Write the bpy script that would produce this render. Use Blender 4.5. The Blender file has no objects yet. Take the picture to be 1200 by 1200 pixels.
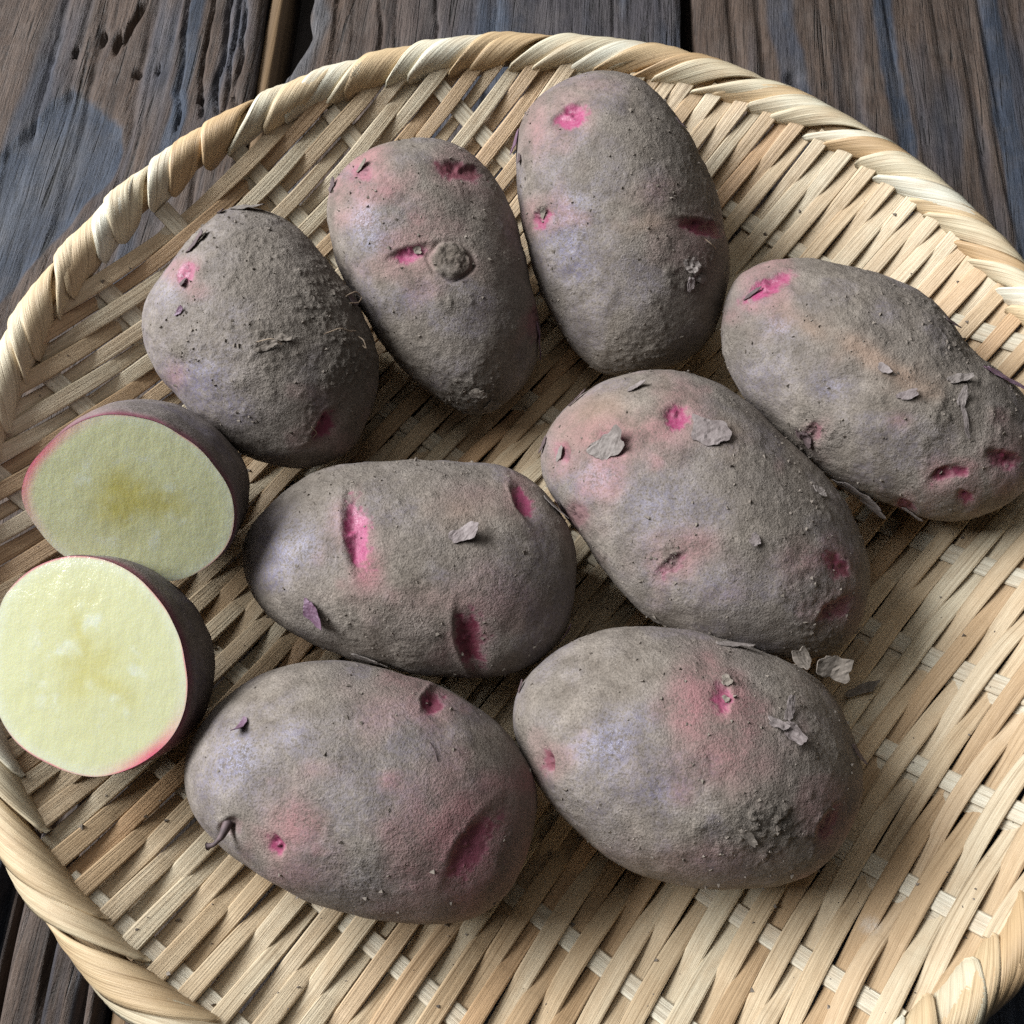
import bpy, math, random
import numpy as np
from mathutils import Matrix, Vector
from mathutils.bvhtree import BVHTree

random.seed(7)
rng = np.random.default_rng(11)
SC = bpy.context.scene
COL = SC.collection

# ------------------------------------------------------------------ camera, world, light, exposure
FPX = 1200.0                                       # focal length in photo pixels (photo 1200 x 1200)
CAMPOS = np.array([-0.01173936, -0.1167546, 0.30974033])
RIGHT = np.array([0.99604107, 0.08242136, 0.03330039])
DOWN = np.array([0.0888943, -0.92351319, -0.37312355])
FWD = np.array([0.0, 0.374606593, -0.927183855])
cam = bpy.data.cameras.new('camera')
cam.sensor_width = 36.0
cam.lens = 36.0 * FPX / 1200.0
cam.clip_start = 0.01
cam.clip_end = 50
camo = bpy.data.objects.new('camera', cam)
COL.objects.link(camo)
camo.matrix_world = Matrix(((RIGHT[0], -DOWN[0], -FWD[0], CAMPOS[0]),
                            (RIGHT[1], -DOWN[1], -FWD[1], CAMPOS[1]),
                            (RIGHT[2], -DOWN[2], -FWD[2], CAMPOS[2]), (0, 0, 0, 1)))
SC.camera = camo

W = bpy.data.worlds.new('World')
SC.world = W
W.use_nodes = True
W.node_tree.nodes['Background'].inputs[0].default_value = (0.80, 0.90, 1.0, 1)
W.node_tree.nodes['Background'].inputs[1].default_value = 0.018


def area(name, loc, target, sx, sy, power, color):
    l = bpy.data.lights.new(name, 'AREA')
    l.shape = 'RECTANGLE'
    l.size, l.size_y, l.energy, l.color = sx, sy, power, color
    o = bpy.data.objects.new(name, l)
    COL.objects.link(o)
    o.location = loc
    o.rotation_euler = (Vector(target) - Vector(loc)).to_track_quat('-Z', 'Y').to_euler()
    return o


area('window_light', (-1.16, 0.26, 0.90), (0, 0, 0.02), 1.05, 0.75, 58.0, (0.93, 0.965, 1.0))
area('overhead_fill_light', (-0.25, 0.45, 1.35), (0, 0, 0.02), 1.0, 1.0, 3.6, (1.0, 0.985, 0.96))  # soft fill added overhead for ambient light from the ceiling
SC.view_settings.view_transform = 'Standard'
SC.view_settings.look = 'None'
SC.view_settings.exposure = 0.0
SC.view_settings.gamma = 1.0
SC.cycles.use_denoising = False
SC.cycles.use_adaptive_sampling = False
SC.cycles.sample_clamp_indirect = 2.0
SC.cycles.max_bounces = 8


# ------------------------------------------------------------------ geometry helpers
def ray(px, py):
    d = RIGHT * ((px - 600) / FPX) + DOWN * ((py - 600) / FPX) + FWD
    return d / np.linalg.norm(d)


def proj(P):
    q = np.asarray(P) - CAMPOS
    z = q @ FWD
    return 600 + FPX * (q @ RIGHT) / z, 600 + FPX * (q @ DOWN) / z


def prof(r):                                       # height of the weave above the table, by radius
    r = np.asarray(r, float)
    t = np.clip((r - 0.085) / 0.075, 0, 1.3)
    return 0.0055 + 0.0345 * t ** 2 * (1.35 - 0.35 * t)


def dish_hit(px, py):
    d = ray(px, py)
    ts = np.linspace(0.1, 0.8, 6000)
    P = CAMPOS + ts[:, None] * d
    i = np.argmax(P[:, 2] < prof(np.hypot(P[:, 0], P[:, 1])))
    return P[i]


def _hash(ix, iy, iz, seed):
    h = (ix * 374761393 + iy * 668265263 + iz * 2147483647 + seed * 1274126177) & 0xFFFFFFFF
    h = ((h ^ (h >> 13)) * 1274126177) & 0xFFFFFFFF
    h = ((h ^ (h >> 16)) * 2246822519) & 0xFFFFFFFF
    return ((h ^ (h >> 15)) & 0xFFFF).astype(float) / 32767.5 - 1.0


def vnoise(P, seed=0):
    P = np.asarray(P, float)
    i = np.floor(P).astype(np.int64)
    f = P - i
    f = f * f * f * (f * (f * 6 - 15) + 10)
    out = 0
    for dx in (0, 1):
        wx = f[:, 0] if dx else 1 - f[:, 0]
        for dy in (0, 1):
            wy = f[:, 1] if dy else 1 - f[:, 1]
            for dz in (0, 1):
                wz = f[:, 2] if dz else 1 - f[:, 2]
                out = out + wx * wy * wz * _hash(i[:, 0] + dx, i[:, 1] + dy, i[:, 2] + dz, seed)
    return out


def fbm(P, oct=4, seed=0, gain=0.5):
    P = np.asarray(P, float)
    a, s, o = 1.0, 0.0, 0.0
    for k in range(oct):
        o = o + a * vnoise(P * (2.03 ** k) + 17.3 * k, seed + k)
        s += a
        a *= gain
    return o / s


def sstep(a, b, x):
    t = np.clip((x - a) / (b - a), 0, 1)
    return t * t * (3 - 2 * t)


def mesh_obj(name, V, F, mat=None, parent=None, attrs=None, uv=None, smooth=True):
    me = bpy.data.meshes.new(name)
    V = np.asarray(V, np.float32)
    if isinstance(F, np.ndarray):
        n, k = F.shape
        me.vertices.add(len(V))
        me.vertices.foreach_set('co', V.ravel())
        me.loops.add(n * k)
        me.loops.foreach_set('vertex_index', F.ravel().astype(np.int32))
        me.polygons.add(n)
        me.polygons.foreach_set('loop_start', np.arange(0, n * k, k, dtype=np.int32))
        me.update(calc_edges=True)
    else:
        me.from_pydata([tuple(map(float, v)) for v in V], [], F)
    me.validate()
    if smooth:
        me.polygons.foreach_set('use_smooth', np.ones(len(me.polygons), bool))
    for k, a in (attrs or {}).items():
        at = me.attributes.new(k, 'FLOAT', 'POINT')
        at.data.foreach_set('value', np.asarray(a, np.float32))
    if uv is not None:
        ul = me.uv_layers.new(name='UVMap')
        idx = np.zeros(len(me.loops), np.int32)
        me.loops.foreach_get('vertex_index', idx)
        ul.data.foreach_set('uv', np.asarray(uv, np.float32)[idx].ravel())
    me.update()
    o = bpy.data.objects.new(name, me)
    COL.objects.link(o)
    if mat:
        me.materials.append(mat)
    if parent:
        o.parent = parent
    return o


def tag(o, label, cat, group=None, kind=None):
    o['label'] = label
    o['category'] = cat
    if group:
        o['group'] = group
    if kind:
        o['kind'] = kind
    return o


def empty(name):
    o = bpy.data.objects.new(name, None)
    COL.objects.link(o)
    o.empty_display_size = 0.02
    return o


def grid_faces(nu, nv, wrap_u=False, wrap_v=False, off=0):
    iu = np.arange(nu if wrap_u else nu - 1)
    iv = np.arange(nv if wrap_v else nv - 1)
    a, b = np.meshgrid(iu, iv, indexing='ij')
    a, b = a.ravel(), b.ravel()
    a1, b1 = (a + 1) % nu, (b + 1) % nv
    return np.stack([a * nv + b, a1 * nv + b, a1 * nv + b1, a * nv + b1], 1) + off


def tube(name, pts, rad, mat, parent=None, sides=6):
    P = np.asarray(pts, float)
    n = len(P)
    rad = np.broadcast_to(np.asarray(rad, float), (n,))
    T = np.gradient(P, axis=0)
    T /= np.linalg.norm(T, axis=1)[:, None] + 1e-12
    ref = np.array([0.3, 0.5, 0.81])
    A = np.cross(T, ref)
    A /= np.linalg.norm(A, axis=1)[:, None] + 1e-12
    B = np.cross(T, A)
    th = np.linspace(0, 2 * np.pi, sides, endpoint=False)
    V = P[:, None] + rad[:, None, None] * (np.cos(th)[None, :, None] * A[:, None] + np.sin(th)[None, :, None] * B[:, None])
    V = V.reshape(-1, 3)
    F = [list(map(int, q)) for q in grid_faces(n, sides, wrap_v=True)]
    F.append(list(range(sides))[::-1])
    F.append(list(range((n - 1) * sides, n * sides)))
    return mesh_obj(name, V, F, mat, parent)


def normals_of(me):
    n = np.zeros(len(me.vertices) * 3, np.float32)
    me.vertex_normals.foreach_get('vector', n)
    return n.reshape(-1, 3).astype(float)


# ------------------------------------------------------------------ material helpers
class NT:
    def __init__(s, name):
        s.m = bpy.data.materials.new(name)
        s.m.use_nodes = True
        s.t = s.m.node_tree
        s.b = s.t.nodes['Principled BSDF']

    def n(s, typ, **kw):
        nd = s.t.nodes.new(typ)
        for k, v in kw.items():
            if k.startswith('i_'):
                key = k[2:]
                key = int(key) if key.isdigit() else key
                s.set(nd.inputs[key], v)
            else:
                setattr(nd, k, v)
        return nd

    def set(s, sock, v):
        if isinstance(v, bpy.types.NodeSocket):
            s.t.links.new(v, sock)
        else:
            sock.default_value = v

    def attr(s, name):
        return s.n('ShaderNodeAttribute', attribute_name=name).outputs['Fac']

    def noise(s, vec, scale, detail=4, rough=0.55, dist=0.0):
        nd = s.n('ShaderNodeTexNoise', i_Scale=scale, i_Detail=detail, i_Roughness=rough, i_Distortion=dist)
        if vec is not None:
            s.set(nd.inputs['Vector'], vec)
        return nd.outputs['Fac']

    def map(s, vec, scale):
        return s.n('ShaderNodeMapping', i_Vector=vec, i_Scale=scale).outputs[0]

    def ramp(s, fac, stops):
        nd = s.n('ShaderNodeValToRGB', i_Fac=fac)
        e = nd.color_ramp.elements
        while len(e) < len(stops):
            e.new(0.5)
        for el, (p, c) in zip(e, stops):
            el.position = p
            el.color = c if len(c) == 4 else (*c, 1)
        return nd.outputs[0]

    def rng(s, v, a, b, c=0.0, d=1.0):
        return s.n('ShaderNodeMapRange', i_0=v, i_1=a, i_2=b, i_3=c, i_4=d).outputs[0]

    def mix(s, fac, a, b, blend='MIX'):
        nd = s.n('ShaderNodeMix', data_type='RGBA', blend_type=blend)
        s.set(nd.inputs[0], fac)
        for sock, v in ((nd.inputs[6], a), (nd.inputs[7], b)):
            s.set(sock, v if isinstance(v, bpy.types.NodeSocket) or len(v) == 4 else (*v, 1))
        return nd.outputs[2]

    def math(s, op, a, b=0.0):
        nd = s.n('ShaderNodeMath', operation=op)
        s.set(nd.inputs[0], a)
        s.set(nd.inputs[1], b)
        return nd.outputs[0]

    def bump(s, h, strength, dist, normal=None):
        nd = s.n('ShaderNodeBump', i_Height=h, i_Strength=strength, i_Distance=dist)
        if normal is not None:
            s.set(nd.inputs['Normal'], normal)
        return nd.outputs[0]

    def obj(s):
        return s.n('ShaderNodeTexCoord').outputs['Object']

    def uv(s):
        return s.n('ShaderNodeTexCoord').outputs['UV']

    def rand(s):
        return s.n('ShaderNodeObjectInfo').outputs['Random']


def mat_skin():
    t = NT('potato_skin')
    co = t.obj()
    n_big = t.noise(co, 34, 4, 0.6)
    n_mid = t.noise(co, 150, 5, 0.65)
    n_fine = t.noise(co, 850, 4, 0.7)
    n_grit = t.noise(co, 1900, 3, 0.65)
    n_speck = t.noise(co, 3000, 2, 0.5)
    dust = t.ramp(n_mid, [(0.30, (0.128, 0.104, 0.083)), (0.50, (0.205, 0.172, 0.142)), (0.72, (0.300, 0.256, 0.215))])
    dust = t.mix(t.rng(n_big, 0.40, 0.62, 0, 0.55), dust, (0.190, 0.164, 0.146))
    grain = t.ramp(n_grit, [(0.32, (0.58, 0.56, 0.54)), (0.50, (1, 1, 1)), (0.72, (1.30, 1.28, 1.26))])
    dust = t.mix(1.0, dust, grain, 'MULTIPLY')
    bare = t.attr('bare')
    bcol = t.ramp(n_mid, [(0.3, (0.095, 0.080, 0.120)), (0.6, (0.155, 0.135, 0.200)), (0.8, (0.24, 0.215, 0.29))])  # bare purple skin, with bluish window sheen tinted into its colour
    brk = t.math('ADD', t.math('MULTIPLY', n_fine, 0.7), t.math('MULTIPLY', n_grit, 0.5))
    bfac = t.math('MULTIPLY', bare, t.rng(brk, 0.54, 0.66, 0.15, 1.0))
    col = t.mix(bfac, dust, bcol)
    halo = t.attr('halo')
    hf = t.math('MULTIPLY', halo, t.rng(t.math('ADD', n_mid, t.math('MULTIPLY', n_grit, 0.8)), 0.72, 1.02, 0.25, 0.95))
    col = t.mix(hf, col, (0.34, 0.140, 0.150))
    pk = t.attr('pink')
    pcol = t.mix(t.attr('deep'), t.ramp(n_fine, [(0.3, (0.29, 0.026, 0.105)), (0.7, (0.42, 0.105, 0.20))]), (0.15, 0.016, 0.040))  # darker red stands for the eye pink in shade
    pf = t.math('MULTIPLY', pk, t.rng(n_grit, 0.28, 0.50, 0.70, 1.0))
    col = t.mix(pf, col, pcol)
    dirt = t.attr('dirt')
    col = t.mix(t.math('MULTIPLY', dirt, 0.8), col, t.ramp(n_fine, [(0.3, (0.085, 0.070, 0.055)), (0.55, (0.165, 0.140, 0.115)), (0.75, (0.26, 0.225, 0.19))]))
    col = t.mix(t.attr('scab'), col, t.ramp(n_fine, [(0.3, (0.060, 0.048, 0.038)), (0.7, (0.165, 0.135, 0.105))]))
    col = t.mix(t.attr('pit'), col, (0.040, 0.010, 0.020))
    col = t.mix(t.attr('tan'), col, (0.33, 0.215, 0.15))
    speck = t.math('MULTIPLY', t.rng(n_speck, 0.68, 0.74, 0, 0.55), t.math('SUBTRACT', 1.0, pf))
    col = t.mix(speck, col, (0.46, 0.42, 0.38))
    t.set(t.b.inputs['Base Color'], col)
    r = t.math('SUBTRACT', 0.88, t.math('MULTIPLY', bfac, 0.52))
    r = t.math('SUBTRACT', r, t.math('MULTIPLY', pf, 0.38))
    t.set(t.b.inputs['Roughness'], r)
    t.set(t.b.inputs['Specular IOR Level'], t.math('ADD', 0.32, t.math('MULTIPLY', bfac, 0.42)))
    h = t.math('ADD', t.math('MULTIPLY', n_grit, 0.9), t.math('MULTIPLY', n_fine, 1.0))
    vary = t.math('MULTIPLY', t.rng(n_big, 0.36, 0.64, 0.35, 1.0), t.math('SUBTRACT', 1.0, t.math('ADD', t.math('MULTIPLY', pf, 0.6), t.math('MULTIPLY', bfac, 0.35))))
    h = t.math('MULTIPLY', h, t.math('ADD', vary, t.math('MULTIPLY', dirt, 0.9)))
    h2 = t.math('ADD', h, t.math('MULTIPLY', n_mid, 1.2))
    t.set(t.b.inputs['Normal'], t.bump(h2, 0.7, 0.00085))
    return t.m


def mat_flake():
    t = NT('dry_skin_flake')
    co = t.obj()
    n = t.noise(co, 500, 4, 0.6)
    c = t.mix(t.rand(), t.ramp(n, [(0.3, (0.135, 0.115, 0.098)), (0.7, (0.24, 0.208, 0.182))]),
              t.ramp(n, [(0.3, (0.16, 0.125, 0.12)), (0.7, (0.27, 0.225, 0.215))]))
    t.set(t.b.inputs['Base Color'], c)
    t.b.inputs['Roughness'].default_value = 0.75
    t.set(t.b.inputs['Normal'], t.bump(n, 0.5, 0.0008))
    return t.m


def mat_dark_flake():
    t = NT('dark_skin_flake')
    n = t.noise(t.obj(), 600, 4, 0.6)
    t.set(t.b.inputs['Base Color'], t.ramp(n, [(0.3, (0.045, 0.030, 0.030)), (0.7, (0.13, 0.085, 0.085))]))
    t.b.inputs['Roughness'].default_value = 0.7
    return t.m


def mat_purple_flake():
    t = NT('purple_skin_flake')
    n = t.noise(t.obj(), 600, 4, 0.6)
    t.set(t.b.inputs['Base Color'], t.ramp(n, [(0.3, (0.085, 0.035, 0.062)), (0.7, (0.21, 0.135, 0.185))]))
    t.b.inputs['Roughness'].default_value = 0.5
    return t.m


def mat_soil():
    t = NT('dry_soil')
    n = t.noise(t.obj(), 900, 3, 0.6)
    t.set(t.b.inputs['Base Color'], t.ramp(n, [(0.3, (0.12, 0.098, 0.078)), (0.7, (0.25, 0.21, 0.175))]))
    t.b.inputs['Roughness'].default_value = 0.95
    return t.m


def mat_root():
    t = NT('dry_root')
    t.b.inputs['Base Color'].default_value = (0.36, 0.27, 0.19, 1)
    t.b.inputs['Roughness'].default_value = 0.7
    return t.m


def mat_flesh():
    t = NT('potato_flesh')
    co = t.obj()
    n = t.noise(co, 260, 4, 0.6)
    core = t.attr('core')
    base = t.mix(core, (0.510, 0.505, 0.300), (0.435, 0.390, 0.130))
    base = t.mix(t.attr('pale'), base, (0.55, 0.56, 0.43))
    base = t.mix(t.attr('ring'), base, (0.62, 0.10, 0.17))
    base = t.mix(t.rng(n, 0.35, 0.7, 0, 0.18), base, (0.54, 0.55, 0.40))
    t.set(t.b.inputs['Base Color'], base)
    t.b.inputs['Roughness'].default_value = 0.16
    t.b.inputs['Specular IOR Level'].default_value = 0.38
    t.b.inputs['Subsurface Weight'].default_value = 0.35
    t.b.inputs['Subsurface Radius'].default_value = (1.0, 0.8, 0.35)
    t.b.inputs['Subsurface Scale'].default_value = 0.002
    cell = t.n('ShaderNodeTexVoronoi', i_Vector=t.map(co, (1, 1, 1)), i_Scale=1500.0).outputs['Distance']
    streak = t.noise(t.map(co, (500, 140, 140)), 1.0, 3, 0.6)
    h = t.math('ADD', t.math('MULTIPLY', cell, 0.10), t.math('ADD', t.math('MULTIPLY', streak, 0.5), n))
    t.set(t.b.inputs['Normal'], t.bump(h, 0.22, 0.0008))
    return t.m


def mat_bamboo(name, stops, rough=0.55, gloss=0.4, bumpd=0.0005, white=False, node=False):
    t = NT(name)
    uv = t.uv()
    r = t.rand()
    off = t.n('ShaderNodeCombineXYZ', i_0=t.math('MULTIPLY', r, 37.0), i_1=t.math('MULTIPLY', r, 91.0), i_2=0.0).outputs[0]
    v = t.n('ShaderNodeVectorMath', operation='ADD', i_0=uv, i_1=off).outputs[0]
    fib = t.noise(t.map(v, (22, 2600, 1)), 1.0, 4, 0.7)
    fib2 = t.noise(t.map(v, (9, 900, 1)), 1.0, 2, 0.5)
    blot = t.noise(t.map(v, (60, 160, 1)), 1.0, 4, 0.6)
    base = t.ramp(r, stops)
    base = t.mix(t.rng(blot, 0.42, 0.75, 0, 0.55), base, (0.50, 0.33, 0.18))
    f = t.ramp(t.math('ADD', t.math('MULTIPLY', fib, 0.6), t.math('MULTIPLY', fib2, 0.4)),
               [(0.34, (0.42, 0.35, 0.28)), (0.46, (0.86, 0.83, 0.79)), (0.66, (1.12, 1.12, 1.12))])
    base = t.mix(0.85, base, f, 'MULTIPLY')
    spot = t.noise(t.map(v, (260, 420, 1)), 1.0, 3, 0.6)
    base = t.mix(t.rng(spot, 0.70, 0.78, 0, 0.6), base, (0.16, 0.10, 0.06))
    if white:
        base = t.mix(t.math('MULTIPLY', t.attr('chalk'), t.rng(t.noise(t.map(v, (300, 900, 1)), 1.0, 4, 0.7), 0.35, 0.75, 0, 0.6)), base, (0.68, 0.68, 0.65))
    t.set(t.b.inputs['Base Color'], base)
    t.b.inputs['Roughness'].default_value = rough
    t.b.inputs['Specular IOR Level'].default_value = gloss
    h = t.math('ADD', fib, t.math('MULTIPLY', fib2, 0.8))
    t.set(t.b.inputs['Normal'], t.bump(h, 0.55, bumpd))
    return t.m


def mat_plank():
    t = NT('weathered_wood')
    co = t.obj()
    warp = t.n('ShaderNodeTexNoise', i_Vector=t.map(co, (16, 3.5, 16)), i_Scale=1.0, i_Detail=3.0)
    wv = t.n('ShaderNodeVectorMath', operation='SUBTRACT', i_0=warp.outputs['Color'], i_1=(0.5, 0.5, 0.5)).outputs[0]
    v = t.n('ShaderNodeVectorMath', operation='ADD', i_0=co,
            i_1=t.n('ShaderNodeVectorMath', operation='SCALE', i_0=wv, i_3=0.016).outputs[0]).outputs[0]
    g1 = t.noise(t.map(v, (150, 8, 60)), 1.0, 6, 0.68)
    g2 = t.noise(t.map(v, (1300, 70, 60)), 1.0, 5, 0.75)
    g3 = t.noise(t.map(co, (1500, 600, 500)), 1.0, 4, 0.75)
    mott = t.noise(co, 60, 6, 0.7)
    broad = t.noise(t.map(v, (30, 4, 30)), 1.0, 3, 0.55)
    brown = t.ramp(g1, [(0.28, (0.018, 0.012, 0.009)), (0.46, (0.060, 0.039, 0.028)), (0.66, (0.108, 0.074, 0.055)), (0.84, (0.165, 0.120, 0.094))])
    blue = t.ramp(g1, [(0.28, (0.013, 0.016, 0.024)), (0.5, (0.032, 0.040, 0.058)), (0.75, (0.075, 0.086, 0.110))])
    bl = t.math('ADD', t.attr('blue'), t.rng(broad, 0.53, 0.62, 0, 0.75))
    col = t.mix(t.n('ShaderNodeClamp', i_Value=bl).outputs[0], brown, blue)
    col = t.mix(t.attr('worn'), col, t.ramp(g2, [(0.3, (0.040, 0.042, 0.048)), (0.7, (0.125, 0.122, 0.126))]))
    col = t.mix(t.rng(mott, 0.45, 0.70, 0, 0.28), col, (0.135, 0.115, 0.102))
    fine = t.ramp(g2, [(0.34, (0.35, 0.33, 0.32)), (0.48, (1, 1, 1)), (0.72, (1.5, 1.47, 1.45))])
    col = t.mix(0.9, col, fine, 'MULTIPLY')
    # thin splits along the grain
    sp = t.noise(t.map(v, (110, 3.2, 40)), 1.0, 2, 0.5)
    split = t.rng(t.math('ABSOLUTE', t.math('SUBTRACT', sp, 0.5)), 0.0, 0.014, 1.0, 0.0)
    split = t.math('MULTIPLY', split, t.rng(mott, 0.42, 0.58))
    col = t.mix(t.math('MULTIPLY', split, 0.85), col, (0.008, 0.007, 0.006))
    dust = t.rng(g3, 0.64, 0.76, 0, 0.35)
    col = t.mix(dust, col, (0.26, 0.235, 0.215))
    t.set(t.b.inputs['Base Color'], col)
    t.set(t.b.inputs['Roughness'], t.rng(g2, 0.3, 0.7, 0.50, 0.75))
    t.b.inputs['Specular IOR Level'].default_value = 0.35
    h = t.math('ADD', t.math('MULTIPLY', g2, 1.0), t.math('ADD', t.math('MULTIPLY', g1, 1.2), t.math('MULTIPLY', g3, 0.45)))
    h = t.math('SUBTRACT', h, t.math('MULTIPLY', split, 0.8))
    t.set(t.b.inputs['Normal'], t.bump(h, 0.8, 0.0014))
    return t.m


def mat_plain_wood(name, c0, c1):
    t = NT(name)
    g = t.noise(t.map(t.obj(), (400, 12, 400)), 1.0, 4, 0.6)
    t.set(t.b.inputs['Base Color'], t.ramp(g, [(0.3, c0), (0.7, c1)]))
    t.b.inputs['Roughness'].default_value = 0.7
    t.set(t.b.inputs['Normal'], t.bump(g, 0.5, 0.001))
    return t.m


M_SKIN, M_FLAKE, M_DARK, M_PURP = mat_skin(), mat_flake(), mat_dark_flake(), mat_purple_flake()
M_SOIL, M_ROOT, M_FLESH, M_PLANK = mat_soil(), mat_root(), mat_flesh(), mat_plank()
M_STRIP = mat_bamboo('bamboo_strip', [(0.0, (0.50, 0.340, 0.195)), (0.3, (0.62, 0.475, 0.305)), (0.6, (0.68, 0.555, 0.385)),
                                      (0.85, (0.70, 0.610, 0.445)), (1.0, (0.56, 0.345, 0.180))], 0.5, 0.42, 0.0010, True)
M_CROSS = mat_bamboo('bamboo_cross_strip', [(0.0, (0.66, 0.60, 0.47)), (1.0, (0.70, 0.64, 0.51))], 0.5, 0.4, 0.0010)
M_RIM = mat_bamboo('bamboo_rim_strip', [(0.0, (0.50, 0.335, 0.18)), (0.25, (0.63, 0.47, 0.28)), (0.5, (0.66, 0.55, 0.37)), (0.75, (0.70, 0.64, 0.48)),
                                        (1.0, (0.74, 0.72, 0.60))], 0.48, 0.42, 0.0006)
M_CORE = mat_bamboo('bamboo_rim_core', [(0.0, (0.42, 0.30, 0.17)), (1.0, (0.46, 0.33, 0.19))], 0.6, 0.3, 0.0005)
M_BATTEN = mat_plain_wood('pale_batten_wood', (0.13, 0.08, 0.04), (0.26, 0.165, 0.085))
M_UNDER = mat_plain_wood('dark_under_wood', (0.020, 0.015, 0.012), (0.045, 0.035, 0.030))

# ------------------------------------------------------------------ table of weathered planks
table = tag(empty('wooden_table'), 'dark weathered plank table top with deep grain and gaps between planks', 'table')
SLANT = -0.055                                     # planks lean a little: dx per dy


def poly_mask(px, py, poly, soft=5.0):
    poly = np.asarray(poly, float)
    inside = np.zeros(len(px), bool)
    dist = np.full(len(px), 1e9)
    for (x0, y0), (x1, y1) in zip(poly, np.roll(poly, -1, 0)):
        cond = ((y0 > py) != (y1 > py)) & (px < (x1 - x0) * (py - y0) / (y1 - y0 + 1e-9) + x0)
        inside ^= cond
        d = np.array([x1 - x0, y1 - y0])
        t = np.clip(((px - x0) * d[0] + (py - y0) * d[1]) / (d @ d + 1e-9), 0, 1)
        dist = np.minimum(dist, np.hypot(px - x0 - t * d[0], py - y0 - t * d[1]))
    sd = np.where(inside, dist, -dist)
    return sstep(-soft, soft, sd), sd


def plank(x0, x1, seed, left_chip=None, right_fn=None, rough=1.0, top=0.0, extra=None):
    nx, ny = int((x1 - x0) / 0.00075), 300
    y = np.linspace(-0.34, 0.40, ny)
    u = np.linspace(0, 1, nx)
    U, Y = np.meshgrid(u, y, indexing='ij')
    xl = x0 + (left_chip(y) if left_chip else 0.0008 * vnoise(np.stack([y * 60, y * 0, y * 0 + seed], 1), seed))
    xr = x1 + 0.0008 * vnoise(np.stack([y * 50, y * 0 + 5, y * 0 + seed], 1), seed + 1)
    X = xl[None] + (xr - xl)[None] * U
    P = np.stack([X.ravel(), Y.ravel(), 0 * X.ravel()], 1)
    wob = 0.004 * fbm(np.stack([P[:, 0] * 18, P[:, 1] * 6, P[:, 2] + seed], 1), 3, seed + 3)
    G = np.stack([(P[:, 0] + wob) * 190, P[:, 1] * 5, P[:, 2] + seed * 3.1], 1)
    g = fbm(G, 4, seed + 5, 0.55)
    g2 = fbm(np.stack([(P[:, 0] + wob) * 620, P[:, 1] * 22, P[:, 2] + seed], 1), 3, seed + 9)
    groove = -np.clip(-g - 0.10, 0, 1) * 0.0062 * rough + g * 0.0008
    zz = groove + g2 * 0.00035 * rough
    edge = np.minimum(U, 1 - U).ravel() * (x1 - x0)
    zz -= 0.0025 * np.exp(-(edge / 0.002) ** 2)
    Wp = np.stack([P[:, 0] + SLANT * P[:, 1], P[:, 1], top + zz], 1)
    px, py = proj(Wp)
    blue = np.zeros(len(P))
    worn = np.zeros(len(P))
    if extra:
        dz, blue, worn = extra(px, py, P, seed)
        Wp[:, 2] += dz
    grid = Wp.reshape(nx, ny, 3)
    # side walls
    def wall(col):
        out = []
        for d in (0.006, 0.028):
            c = col.copy()
            c[:, 2] = top - d
            out.append(c)
        return out
    L, R = wall(grid[0]), wall(grid[-1])
    full = np.concatenate([np.stack([L[1], L[0]]), grid, np.stack(R)], 0)
    pad = lambda a: np.concatenate([np.repeat(a.reshape(nx, ny)[:1], 2, 0), a.reshape(nx, ny), np.repeat(a.reshape(nx, ny)[-1:], 2, 0)], 0).ravel()
    F = grid_faces(nx + 4, ny)
    return mesh_obj('plank', full.reshape(-1, 3), F, M_PLANK, table, {'blue': pad(blue), 'worn': pad(worn)})


def line_band(px, py, pts, hw, seed):
    pts = np.asarray(pts, float)
    xc = np.interp(py, pts[:, 1], pts[:, 0])
    n = 6 * fbm(np.stack([py * 0.03, px * 0.004, px * 0 + seed], 1), 3, seed)
    ok = (py > pts[0, 1] - 5) & (py < pts[-1, 1] + 5)
    return sstep(hw + 4, hw - 4, np.abs(px - xc + n)) * ok


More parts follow.
